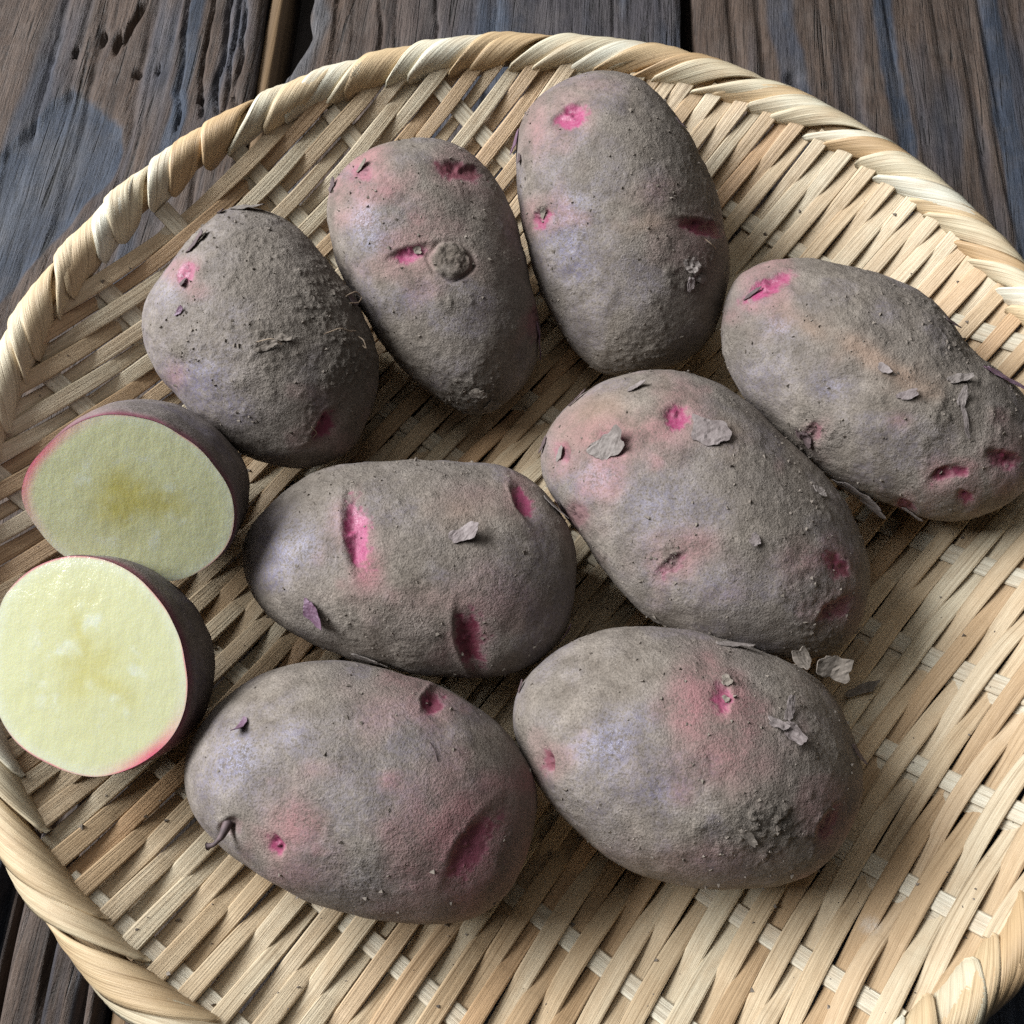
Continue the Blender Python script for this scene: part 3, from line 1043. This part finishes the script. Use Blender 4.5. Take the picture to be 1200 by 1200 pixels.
def flake(pot, px, py, lpx, wpx, ang, kind='grey', curl=0.5, lift=0.0003):
    fr = frame_at(pot, px, py)
    if fr is None:
        return
    p, n, dist = fr
    e1 = RIGHT * math.cos(math.radians(ang)) + DOWN * math.sin(math.radians(ang))
    e1 = e1 - n * (e1 @ n)
    e1 /= np.linalg.norm(e1)
    e2 = np.cross(n, e1)
    FL_SEED[0] += 1
    V, F = flake_mesh(lpx * dist / FPX, wpx * dist / FPX, FL_SEED[0], curl)
    Wd = p + V[:, :1] * e1 + V[:, 1:2] * e2
    drop = np.zeros(len(V))
    for i, v in enumerate(Wd):                       # lay the scrap onto the curved skin below it
        hit = pot['bvh'].ray_cast(Vector(v + n * 0.01), Vector(-n), 0.03)
        drop[i] = (np.array(hit[0]) - v) @ n if hit[0] is not None else -0.004
    half = len(V) // 2
    drop = np.maximum(drop, -0.008)
    Wd = Wd + n * (drop + lift + V[:, 2])[:, None]
    o = mesh_obj('skin_flake', Wd - p, F, {'grey': M_FLAKE, 'dark': M_DARK, 'purple': M_PURP, 'soil': M_SOIL}[kind], smooth=False)
    o.parent = pot['o']
    o.location = p - pot['org']
    return o


def hair(pot, pts, rad_px=0.5, lift=0.0008, mat=None, name='root_hair'):
    out = []
    for i, (px, py) in enumerate(pts):
        fr = frame_at(pot, px, py)
        if fr is None:
            return
        p, n, dist = fr
        out.append(p + n * (lift * (0.4 + math.sin(math.pi * i / max(len(pts) - 1, 1)))))
    P = np.array(out)
    u = np.linspace(0, len(P) - 1, len(P) * 4)
    Q = np.stack([np.interp(u, np.arange(len(P)), P[:, i]) for i in range(3)], 1)
    Q[1:-1] = 0.25 * Q[:-2] + 0.5 * Q[1:-1] + 0.25 * Q[2:]
    o = tube(name, Q - pot['org'], rad_px * 0.28 / FPX, mat or M_ROOT, None, 5)
    o.parent = pot['o']
    return o


def crumbs(pot, count, seed):
    r = np.random.default_rng(seed)
    w = (0.12 + pot['dirt']) * (pot['front'] > 0.2)
    idx = r.choice(len(w), count, p=w / w.sum())
    V, F = [], []
    base = np.array([(1, 1, 1), (-1, -1, 1), (-1, 1, -1), (1, -1, -1), (0, 0, 1.5)], float)
    tri = [(0, 1, 4), (1, 2, 4), (2, 0, 4), (0, 3, 1), (1, 3, 2), (2, 3, 0)]
    for i in idx:
        s = 0.00013 + 0.00030 * r.random() ** 3
        p = pot['P'][i] - pot['org'] + pot['n'][i] * s * 0.2
        k = len(V)
        q = np.linalg.qr(r.normal(size=(3, 3)))[0]
        V.extend(p + (base @ q) * s * (0.6 + 0.8 * r.random((5, 3))))
        F.extend([(a + k, b + k, c + k) for a, b, c in tri])
    o = mesh_obj('soil_crumbs', V, [list(f) for f in F], M_SOIL, smooth=False)
    o.parent = pot['o']
    o['kind'] = 'stuff'


# eyes: (x, y, half length, half width, angle, depth m, pink, painted shade, halo radius, halo strength)
O1 = [(290, 241), (262, 243), (240, 262), (213, 290), (196, 314), (174, 343), (165, 365), (170, 405), (185, 440), (208, 465), (238, 499), (268, 521), (310, 543), (350, 550), (378, 546), (400, 535), (424, 506), (441, 468), (445, 428), (437, 392), (420, 360), (402, 332), (383, 306), (365, 285), (345, 264), (320, 248)]
O2 = [(381, 245), (387, 214), (414, 187), (444, 170), (481, 162), (522, 164), (551, 176), (576, 203), (597, 240), (611, 285), (621, 330), (629, 360), (635, 397), (631, 420), (622, 443), (601, 467), (575, 486), (549, 484), (519, 471), (489, 448), (455, 411), (429, 371), (402, 326), (387, 281)]
O3 = [(605, 160), (613, 135), (636, 109), (669, 88), (706, 79), (736, 84), (762, 97), (780, 117), (799, 143), (821, 184), (840, 225), (849, 270), (855, 310), (851, 347), (842, 380), (829, 404), (806, 422), (776, 434), (740, 440), (710, 442), (690, 431), (664, 401), (643, 364), (630, 330), (619, 285), (609, 240), (605, 195)]
O4 = [(844, 375), (848, 350), (864, 320), (900, 305), (956, 303), (994, 311), (1050, 329), (1087, 348), (1118, 379), (1135, 405), (1155, 424), (1197, 455), (1215, 485), (1222, 520), (1214, 560), (1198, 578), (1174, 595), (1144, 607), (1110, 611), (1080, 606), (1050, 592), (1012, 580), (982, 568), (958, 550), (926, 527), (898, 495), (864, 456), (848, 422)]
O5 = [(631, 550), (633, 516), (649, 490), (680, 460), (717, 441), (762, 431), (794, 432), (828, 442), (862, 460), (898, 489), (918, 510), (946, 537), (975, 569), (997, 602), (1012, 636), (1021, 670), (1016, 711), (1005, 745), (985, 765), (960, 771), (919, 771), (862, 760), (800, 741), (762, 726), (735, 700), (710, 670), (686, 630), (655, 590), (638, 570)]
O6 = [(378, 550), (420, 542), (455, 539), (500, 538), (549, 541), (590, 547), (620, 561), (644, 582), (665, 614), (676, 655), (676, 695), (669, 730), (650, 762), (612, 787), (567, 795), (522, 793), (455, 781), (394, 766), (356, 749), (319, 726), (292, 692), (282, 655), (287, 627), (311, 595), (345, 565)]
O7 = [(215, 905), (221, 870), (244, 836), (281, 803), (326, 782), (375, 774), (430, 778), (474, 790), (530, 810), (567, 834), (605, 872), (627, 907), (633, 937), (627, 978), (612, 1024), (590, 1057), (560, 1077), (522, 1085), (474, 1082), (417, 1073), (380, 1064), (337, 1043), (292, 1016), (255, 990), (230, 962), (217, 930)]
O8 = [(599, 844), (605, 810), (624, 784), (661, 756), (700, 741), (750, 734), (787, 736), (844, 750), (900, 767), (937, 782), (975, 811), (997, 847), (1011, 889), (1012, 919), (1005, 956), (982, 1000), (952, 1024), (919, 1036), (862, 1041), (806, 1039), (769, 1030), (717, 1009), (680, 977), (650, 948), (625, 915), (606, 875)]

make_potato('lumpy roundish potato crusted with soil, above the two cut halves', O1, (308, 396), 0.90, 0.45,
            eyes=[(378, 496, 20, 9, -55, 0.0032, 0.95, 0.75, 26, 0.3), (214, 318, 15, 8, -60, 0.0012, 0.7, 0.1, 22, 0.6)],
            dirt=[(320, 400, 40, 0.9), (395, 350, 70, 0.8), (290, 300, 70, 0.6), (415, 420, 50, 0.9), (240, 390, 40, 0.5), (207, 410, 12, 1)],
            bare=[(230, 440, 45, 60, 0.9), (200, 340, 25, 40, 0.6)], halo=[(205, 440, 14, 20, 0.4)],
            bumps=[(405, 515, 24, 0.0012), (410, 345, 18, 0.0012)], seed=1, roughness=1.25)
make_potato('tapered potato with a round brown scab beside its pink eye, near the back rim', O2, (507, 318), 0.90, 0.30,
            eyes=[(479, 294, 23, 9, -18, 0.0028, 1.0, 0.15, 40, 0.45), (538, 196, 26, 9, 12, 0.0030, 0.8, 0.95, 30, 0.35),
                  (424, 198, 12, 9, -20, 0.0014, 0.45, 0.4, 34, 0.75), (628, 372, 10, 20, 0, 0.001, 0.3, 0.5, 20, 0.4)],
            dirt=[(527, 354, 16, 0.9), (555, 465, 36, 1.2), (500, 250, 60, 0.3)],
            bare=[(428, 262, 24, 34, 1.0), (480, 350, 30, 18, 0.7)], halo=[(395, 212, 16, 24, 0.7), (505, 268, 40, 14, 0.35)],
            bumps=[(528, 306, 19, 0.0004), (555, 468, 20, 0.001)], scabs=[(528, 306, 23)], seed=2)
make_potato('tall upright potato with a bright pink eye near its top, farthest back', O3, (730, 262), 0.90, 0.30,
            eyes=[(667, 133, 22, 10, -33, 0.0030, 1.0, 0.05, 30, 0.3), (632, 252, 14, 8, -50, 0.0018, 0.85, 0.3, 26, 0.5),
                  (822, 263, 26, 9, 15, 0.0026, 0.9, 0.9, 24, 0.3)],
            dirt=[(812, 318, 20, 1.2), (632, 246, 8, 1.0), (760, 420, 60, 0.6), (760, 200, 80, 0.3)],
            bare=[(670, 280, 26, 60, 1.0), (650, 190, 30, 50, 0.4)], halo=[(630, 155, 18, 40, 0.55), (775, 220, 25, 18, 0.3), (690, 100, 40, 14, 0.3), (815, 300, 30, 30, 0.3)],
            tan=[(760, 262, 30, 8, -10, 0.3)], seed=3)
make_potato('long potato with flaking skin leaning toward the right rim of the tray', O4, (1028, 458), 0.86, 0.35,
            eyes=[(896, 334, 32, 8, -30, 0.0026, 1.0, 0.15, 34, 0.5), (1102, 554, 13, 8, -25, 0.0024, 0.85, 0.9, 20, 0.5),
                  (1128, 552, 8, 9, 70, 0.0018, 0.9, 0.7, 14, 0.5), (1133, 579, 9, 7, 30, 0.0016, 0.9, 0.7, 16, 0.4),
                  (1178, 534, 19, 10, 15, 0.0032, 0.95, 0.9, 30, 0.4), (949, 506, 12, 8, -60, 0.002, 0.6, 0.6, 14, 0.4), (1062, 590, 12, 8, 30, 0.0015, 0.7, 0.9, 12, 0.4)],
            dirt=[(1106, 480, 26, 1.3), (870, 390, 30, 0.7), (975, 370, 60, 0.5), (1120, 430, 60, 0.5), (945, 515, 14, 1)],
            bare=[(970, 455, 22, 18, 0.8), (915, 385, 20, 14, 0.9), (890, 440, 40, 40, 0.5), (1035, 365, 14, 10, 0.6)], halo=[(1055, 492, 14, 10, 0.4), (880, 360, 20, 10, 0.6)],
            tan=[(1025, 420, 60, 14, 30, 0.6), (950, 385, 30, 12, 30, 0.4)], seed=4, roughness=1.5)
make_potato('large potato with curled skin flakes and pink upper end, right of the centre potato', O5, (828, 606), 0.92, 0.55,
            eyes=[(790, 482, 15, 13, -25, 0.0026, 1.0, 0.2, 34, 0.5), (722, 518, 16, 11, 60, 0.002, 0.45, 0.7, 46, 0.6), (663, 530, 12, 9, 80, 0.0018, 0.5, 0.6, 24, 0.5),
                  (786, 660, 20, 9, -38, 0.002, 0.65, 0.3, 24, 0.4), (984, 660, 18, 9, 50, 0.002, 0.9, 0.85, 22, 0.5),
                  (975, 712, 22, 9, -42, 0.0026, 0.95, 0.8, 26, 0.4), (676, 600, 14, 18, 20, 0.0008, 0.25, 0.8, 20, 0.4)],
            dirt=[(788, 656, 14, 1.0), (975, 745, 50, 0.7), (900, 600, 80, 0.3), (950, 690, 40, 0.5)],
            bare=[(770, 590, 60, 50, 0.7), (700, 560, 40, 30, 0.7), (845, 690, 40, 30, 0.6)],
            halo=[(810, 640, 30, 24, 0.6), (760, 508, 44, 14, 0.7), (700, 530, 50, 22, 0.45), (950, 655, 36, 16, 0.45)],
            tan=[(700, 480, 46, 22, -30, 0.35), (850, 510, 24, 16, 0, 0.3)], seed=5, roughness=1.1)
make_potato('potato with a long vertical pink eye, lying in the centre of the tray', O6, (480, 664), 0.92, 0.6,
            eyes=[(412, 625, 42, 14, -97, 0.0034, 1.0, 0.0, 30, 0.35), (608, 588, 20, 9, -114, 0.0028, 0.95, 0.4, 24, 0.35),
                  (545, 752, 34, 15, -105, 0.0036, 0.9, 0.95, 30, 0.35)],
            dirt=[(400, 560, 60, 0.5), (450, 715, 14, 0.6)],
            bare=[(345, 640, 44, 36, 1.0), (600, 680, 40, 40, 0.3)],
            halo=[(430, 668, 20, 30, 0.85), (560, 705, 60, 30, 0.35), (560, 580, 40, 18, 0.25)],
            tan=[(540, 600, 26, 18, 0, 0.25)], bumps=[(575, 775, 16, 0.001)], seed=6)
make_potato('smooth potato with a short dry stem and rosy hollows, nearest in front', O7, (424, 928), 0.92, 0.65,
            eyes=[(503, 818, 15, 11, -60, 0.0030, 0.9, 0.75, 44, 0.4), (327, 989, 13, 9, 70, 0.0018, 0.95, 0.35, 24, 0.6),
                  (548, 990, 44, 18, -58, 0.0020, 0.75, 0.7, 78, 0.75), (265, 968, 12, 10, -50, 0.0028, 0.2, 0.9, 0, 0)],
            dirt=[(350, 800, 50, 0.2), (430, 1020, 50, 0.3)],
            bare=[(275, 895, 34, 40, 1.0), (340, 860, 30, 24, 0.7), (430, 930, 70, 60, 0.45), (430, 1030, 40, 30, 0.4)],
            halo=[(348, 962, 26, 34, 0.7), (520, 930, 40, 60, 0.4), (345, 1020, 30, 20, 0.4), (480, 1060, 50, 18, 0.35), (450, 830, 40, 30, 0.3)],
            seed=7, roughness=0.5)
make_potato('potato with a broad rosy patch around one eye, front right', O8, (806, 888), 0.92, 0.65,
            eyes=[(851, 815, 20, 10, 88, 0.0022, 0.8, 0.25, 36, 0.7), (968, 965, 22, 11, -62, 0.0026, 0.8, 0.9, 36, 0.4),
                  (645, 893, 15, 8, 80, 0.0022, 0.7, 0.9, 20, 0.35)],
            dirt=[(900, 970, 40, 1.0), (930, 860, 40, 0.5), (850, 795, 12, 1.0), (740, 770, 50, 0.3)],
            bare=[(715, 870, 40, 36, 1.0), (770, 925, 44, 30, 0.8), (700, 950, 30, 30, 0.4)],
            halo=[(815, 830, 24, 40, 0.8), (850, 890, 50, 34, 0.65), (880, 850, 20, 20, 0.6), (820, 1010, 60, 20, 0.35)], seed=8)

p1, p2, p3, p4, p5, p6, p7, p8 = POTATOES
for a in [(p1, 290, 245, 30, 16, -12), (p1, 257, 243, 9, 9, 0, 'dark'), (p1, 230, 286, 26, 9, -60, 'dark'), (p1, 238, 278, 14, 12, -40, 'soil'),
          (p1, 312, 405, 26, 9, -12, 'soil'), (p1, 330, 396, 12, 9, 20, 'soil'), (p1, 216, 332, 9, 11, 40, 'dark'), (p1, 212, 365, 12, 6, -50, 'purple'),
          (p1, 412, 352, 16, 12, 40, 'dark'),
          (p2, 386, 214, 16, 10, -70, 'dark'), (p2, 425, 196, 14, 7, -30, 'soil'), (p2, 490, 294, 10, 7, 0, 'soil'), (p2, 630, 398, 30, 9, 80, 'purple'), (p2, 575, 474, 16, 18, 20, 'soil'),
          (p2, 560, 460, 20, 10, -10, 'soil'),
          (p3, 606, 166, 28, 11, 85, 'purple'), (p3, 610, 186, 10, 7, 80, 'dark'), (p3, 812, 312, 20, 16, 70), (p3, 820, 326, 18, 8, 10), (p3, 808, 333, 8, 16, 0),
          (p3, 797, 146, 14, 5, 50, 'dark'), (p3, 637, 247, 12, 8, -60, 'soil'),
          (p4, 1118, 376, 18, 7, 20, 'dark'), (p4, 1063, 463, 24, 9, -16), (p4, 1123, 444, 25, 10, -20), (p4, 1126, 467, 20, 9, -65), (p4, 1131, 494, 30, 6, 85),
          (p4, 1010, 578, 62, 22, 12), (p4, 1072, 604, 22, 7, 20), (p4, 1176, 444, 46, 14, 32, 'purple'), (p4, 945, 512, 20, 9, 60, 'dark'), (p4, 938, 508, 12, 8, -20, 'dark'),
          (p4, 1035, 433, 14, 9, 30), (p4, 882, 345, 22, 5, -30, 'dark'),
          (p5, 712, 526, 36, 30, -18, 'grey', 0.9), (p5, 832, 506, 42, 38, 25, 'grey', 0.22), (p5, 745, 455, 20, 12, -45), (p5, 634, 520, 22, 7, 85, 'dark'), (p5, 884, 633, 13, 13, 50),
          (p5, 959, 576, 15, 12, 10), (p5, 664, 457, 26, 6, -40, 'dark'), (p5, 660, 596, 14, 34, -30, 'dark'), (p5, 1008, 740, 10, 6, -20), (p5, 658, 532, 10, 18, 20),
          (p6, 543, 627, 30, 20, -25, 'grey', 0.8), (p6, 368, 718, 27, 26, 20, 'purple', 0.7), (p6, 654, 596, 40, 10, 52), (p6, 432, 771, 34, 10, 5), (p6, 290, 634, 10, 7, 40),
          (p6, 664, 745, 26, 8, -60, 'purple'),
          (p7, 285, 852, 20, 12, 75, 'purple', 0.9), (p8, 924, 832, 26, 11, -70, 'grey', 0.9), (p8, 930, 860, 26, 20, 50, 'grey', 0.8), (p8, 911, 851, 24, 10, 35),
          (p8, 862, 758, 44, 11, 8), (p8, 1008, 884, 22, 8, 75, 'dark'), (p8, 600, 800, 14, 6, -75, 'dark'), (p8, 850, 797, 12, 10, -20, 'soil'), (p8, 853, 822, 7, 7, 0, 'soil'),
          (p8, 876, 980, 26, 9, 50, 'soil')]:
    flake(*a)

hair(p1, [(404, 348), (412, 344), (419, 350), (415, 358), (408, 356)], 0.8, 0.0015)
hair(p1, [(380, 392), (395, 386), (408, 392), (416, 388)], 0.7, 0.001)
hair(p1, [(418, 395), (424, 402), (427, 412), (423, 405)], 0.8, 0.0014)
hair(p1, [(365, 500), (368, 506), (366, 512)], 0.7, 0.0008)
hair(p1, [(300, 402), (318, 398), (330, 404)], 0.7, 0.001)
hair(p3, [(824, 280), (830, 288), (838, 292)], 0.7, 0.001)
hair(p7, [(503, 870), (508, 880), (512, 892)], 0.6, 0.0004, M_DARK)
# the short dry stem on the nearest potato
fr = frame_at(p7, 268, 966)
tip = CAMPOS + ray(243, 992) * (fr[2] + 0.001)
b0 = fr[0] - fr[1] * 0.001
pts = np.array([b0, b0 * 0.7 + tip * 0.3 + fr[1] * 0.0022, b0 * 0.35 + tip * 0.65 + fr[1] * 0.0018, tip])
u = np.linspace(0, 3, 12)
Q = np.stack([np.interp(u, range(4), pts[:, i]) for i in range(3)], 1)
st = tube('stem', Q - p7['org'], np.interp(u, [0, 0.5, 1.5, 2.6, 3], [0.0013, 0.0011, 0.00055, 0.0006, 0.0010]), M_DARK, None, 8)
st.parent = p7['o']
for i, p in enumerate(POTATOES):
    crumbs(p, [420, 260, 260, 420, 300, 220, 90, 240][i], 40 + i)


# ------------------------------------------------------------------ the two cut halves
def make_half(label, outline, center, normal, depth, skin_bare, seed, ring_arc, power, bulge, pith):
    c = np.array(center, float)
    fn = outline_fn(outline, c)
    nrm = np.array(normal, float)
    nrm /= np.linalg.norm(nrm)
    d0 = ray(*c)
    nth, nr, nd = 192, 40, 40
    th = np.linspace(-np.pi, np.pi, nth, endpoint=False)
    ex, ey = c[0] + fn(th) * np.cos(th), c[1] + fn(th) * np.sin(th)
    D = RIGHT[None] * ((ex - 600) / FPX)[:, None] + DOWN[None] * ((ey - 600) / FPX)[:, None] + FWD[None]
    phi = np.linspace(0, np.pi / 2, nd)

    def shell(t):
        C0 = CAMPOS + d0 * t
        E = CAMPOS + D * (((C0 - CAMPOS) @ nrm) / (D @ nrm))[:, None]
        dep = depth / 0.27 * t
        # slightly bulging just behind the cut, then rounding off
        rad = np.cos(phi) ** power * (1 + bulge * np.sin(2 * phi))
        S = C0 + (E - C0)[:, None] * rad[None, :, None] - nrm * (np.sin(phi) * dep)[None, :, None]
        return C0, E, S
    t = seat(lambda t: shell(t)[2].reshape(-1, 3))
    C0, E, S = shell(t)
    V = S.reshape(-1, 3)
    F = grid_faces(nth, nd, wrap_u=True)
    N = len(V)
    dz = 0.0009 * fbm(V * 60 + seed, 3, seed) + 0.00015 * fbm(V * 330, 3, seed + 1)
    edge = np.tile(sstep(0, 0.15, phi), nth)
    out = V - (C0 - nrm * depth * 0.3)
    out /= np.linalg.norm(out, axis=1)[:, None]
    V2 = V + out * (dz * edge)[:, None]
    px, py = proj(V)
    bm = 0.5 * sstep(0, 0.4, fbm(V * 70, 3, seed + 3)) + skin_bare * 0.3
    thv = np.repeat(th, nd)
    phv = np.tile(phi, nth)
    pk = np.exp(-(((thv - ring_arc[0] + np.pi) % (2 * np.pi) - np.pi) / ring_arc[1]) ** 2) * np.exp(-(phv / 0.35) ** 2)
    pk = np.maximum(pk * 0.8, np.exp(-(phv / 0.06) ** 2) * 0.9)
    dirt = 0.5 * sstep(0.2, 0.5, fbm(V * 120, 3, seed + 5))
    org = C0 - nrm * depth * 0.4
    o = mesh_obj('potato_half', V2 - org, F, M_SKIN, None,
                 {'scab': np.zeros(N), 'pit': np.zeros(N), 'pink': pk, 'deep': np.full(N, 0.75), 'halo': np.exp(-(((thv - ring_arc[0] + np.pi) % (2 * np.pi) - np.pi) / (1.2 * ring_arc[1])) ** 2) * np.exp(-(phv / 0.5) ** 2) * 0.5,
                  'dirt': dirt, 'bare': np.clip(bm, 0, 1), 'tan': np.zeros(N)})
    o.location = org
    tag(o, label, 'potato', 'halves of the cut potato')
    # flesh
    rr = np.linspace(0, 1, nr + 1)[1:] ** 0.85
    P = C0 + (E - C0)[:, None] * (rr * 0.997)[None, :, None]
    Pf = np.concatenate([P.reshape(-1, 3), C0[None]])
    R = np.concatenate([np.tile(rr, nth), [0]])
    TH = np.concatenate([np.repeat(th, nr), [0]])
    loc = Pf - C0
    r1 = np.linalg.norm(E - C0, axis=1).mean()
    wob = fbm(loc / r1 * 3 + seed, 3, seed + 8)
    # stellate pith: arms reaching outward from the middle
    arms = np.zeros(len(Pf))
    for (a, ln, wd) in {0: ((0.12, 0.75, 0.12), (1.9, 0.5, 0.16), (3.0, 0.45, 0.2), (-0.9, 0.45, 0.16), (-1.9, 0.55, 0.22), (2.6, 0.55, 0.16)),
                        1: ((-1.85, 0.85, 0.10), (0.75, 0.8, 0.10), (2.2, 0.5, 0.14), (-0.6, 0.45, 0.12), (3.4, 0.4, 0.14))}[seed % 2]:
        da = np.abs((TH - a + 0.35 * wob + np.pi) % (2 * np.pi) - np.pi)
        lateral = R * np.sin(np.minimum(da, np.pi / 2))
        arms = np.maximum(arms, np.exp(-(lateral / wd) ** 2) * (da < np.pi / 2) * sstep(ln, ln * 0.3, R))
    core = np.maximum(arms, np.exp(-(R / 0.16) ** 2))
    core = pith * core * 0.95 + 0.16 * sstep(0.85, 0.35, R + 0.2 * wob)
    pale = sstep(0.05, 0.5, fbm(loc / r1 * 7, 3, seed + 10)) * sstep(0.75, 0.4, R) * (1 - arms) * 0.95
    edge_pale = sstep(0.86, 0.97, R) * 0.55
    ra = np.exp(-(((TH - ring_arc[0] + np.pi) % (2 * np.pi) - np.pi) / ring_arc[1]) ** 2)
    ring = np.maximum(sstep(0.986, 1.0, R) * np.clip(0.45 + 1.1 * fbm(np.stack([np.cos(TH) * 2, np.sin(TH) * 2, TH * 0 + seed], 1), 2, seed), 0.1, 0.9), ra * sstep(0.86, 1.0, R) * 0.95)
    bow = 0.0006 * (1 - R ** 2) + 0.00012 * wob
    Pf = Pf + nrm * (0.0002 + bow)[:, None]
    F1 = [list(map(int, q)) for q in grid_faces(nth, nr, wrap_u=True)]
    F1 += [[nth * nr, i * nr, ((i + 1) % nth) * nr][::-1] for i in range(nth)]
    f = mesh_obj('cut_face', Pf - org, F1, M_FLESH, None, {'core': np.clip(core, 0, 1), 'pale': np.clip(np.maximum(pale, edge_pale), 0, 1), 'ring': ring})
    f.parent = o
    for ob in (o, f):
        nn = normals_of(ob.data)
        cen = np.array([v.co for v in ob.data.vertices])
        s = np.mean(nn @ nrm) if ob is f else -np.mean(nn @ nrm)
        if s < 0:
            ob.data.flip_normals()
    return o


OA = [(24, 578), (33, 548), (56, 522), (85, 499), (112, 488), (161, 489), (210, 509), (251, 546), (270, 575), (275, 600), (272, 628), (259, 650), (240, 666), (214, 679), (180, 680), (130, 672), (75, 651), (45, 620), (30, 598)]
OB = [(-8, 780), (-4, 735), (4, 700), (35, 668), (75, 652), (112, 653), (150, 668), (182, 697), (204, 732), (217, 775), (220, 812), (216, 835), (202, 864), (165, 895), (112, 911), (56, 894), (19, 870), (-2, 835)]
make_half('cut potato half with shaded olive-yellow face and red edge, behind the paler half', OA, (150, 586), (0.17, -0.54, 0.825), 0.051, 0.8, 20, (-2.75, 0.55), 0.22, 0.085, 1.0)
make_half('cut potato half with bright wet pale-yellow face, at the left edge of the tray', OB, (106, 782), (-0.12, -0.33, 0.935), 0.036, 0.2, 21, (0.95, 0.35), 0.62, 0.05, 0.55)

# ------------------------------------------------------------------ loose bits of skin lying in the tray
for (px, py, l, w, a, lab, mt) in [
        (938, 771, 24, 18, 70, 'small grey curl of dry skin between the middle right and front right potatoes', M_SOIL),
        (974, 782, 34, 28, 15, 'largest loose skin flake, crinkled and grey, beside the front right potato', M_SOIL),
        (1010, 808, 30, 13, -8, 'pale loose skin flake on bare weave, right of the crinkled flake', M_SOIL)]:
    p = dish_hit(px, py)
    d = ray(px, py)
    p = CAMPOS + d * (p8['t'] - 0.004) if px < 1000 else p - d * 0.0025
    dist = np.linalg.norm(p - CAMPOS)
    FL_SEED[0] += 1
    V, F = flake_mesh(l * dist / FPX, w * dist / FPX, FL_SEED[0], 0.9)
    e1 = RIGHT * math.cos(math.radians(a)) + DOWN * math.sin(math.radians(a))
    up = np.array([0.45, -0.30, 0.84]) if px < 1000 else np.array([-0.1, 0.05, 1.0])              # leaning on the potato's shoulder
    up /= np.linalg.norm(up)
    e1 = e1 - up * (e1 @ up)
    e1 /= np.linalg.norm(e1)
    e2 = np.cross(up, e1)
    Wd = V[:, :1] * e1 + V[:, 1:2] * e2 + V[:, 2:] * up
    o = mesh_obj('loose_skin_flake', Wd, F, mt, smooth=False)
    o.location = p
    tag(o, lab, 'skin flake', 'loose skin flakes in the tray')


# soil that has dropped between the strips
V, F = [], []
r = np.random.default_rng(77)
base = np.array([(1, 1, 1), (-1, -1, 1), (-1, 1, -1), (1, -1, -1), (0, 0, 1.5)], float)
tri = [(0, 1, 4), (1, 2, 4), (2, 0, 4), (0, 3, 1), (1, 3, 2), (2, 3, 0)]
dg = bpy.context.evaluated_depsgraph_get()
BV = []
for o in tray.children:
    if o.name.startswith(('weaving', 'cross')):
        BV.append(o)
allV, allF = [], []
for o in BV:
    k0 = len(allV)
    allV.extend(v.co[:] for v in o.data.vertices)
    allF.extend([i + k0 for i in p.vertices] for p in o.data.polygons)
tb = BVHTree.FromPolygons(allV, allF)
while len(F) < 420 * 6:
    px, py = r.uniform(40, 1190), r.uniform(200, 1190)
    q = dish_hit(px, py) if False else None
    d = ray(px, py)
    h = tb.ray_cast(Vector(CAMPOS), Vector(d))
    if h[0] is None:
        continue
    p = np.array(h[0])
    sc = 0.00014 + 0.00042 * r.random() ** 4
    p = p - d * sc * 0.3
    k = len(V)
    Q = np.linalg.qr(r.normal(size=(3, 3)))[0]
    V.extend(p + (base @ Q) * sc * (0.6 + 0.8 * r.random((5, 3))))
    F.extend([(a + k, b + k, c + k) for a, b, c in tri])
o = mesh_obj('soil_crumbs', V, [list(f) for f in F], M_SOIL, tray, smooth=False)
o['kind'] = 'stuff'
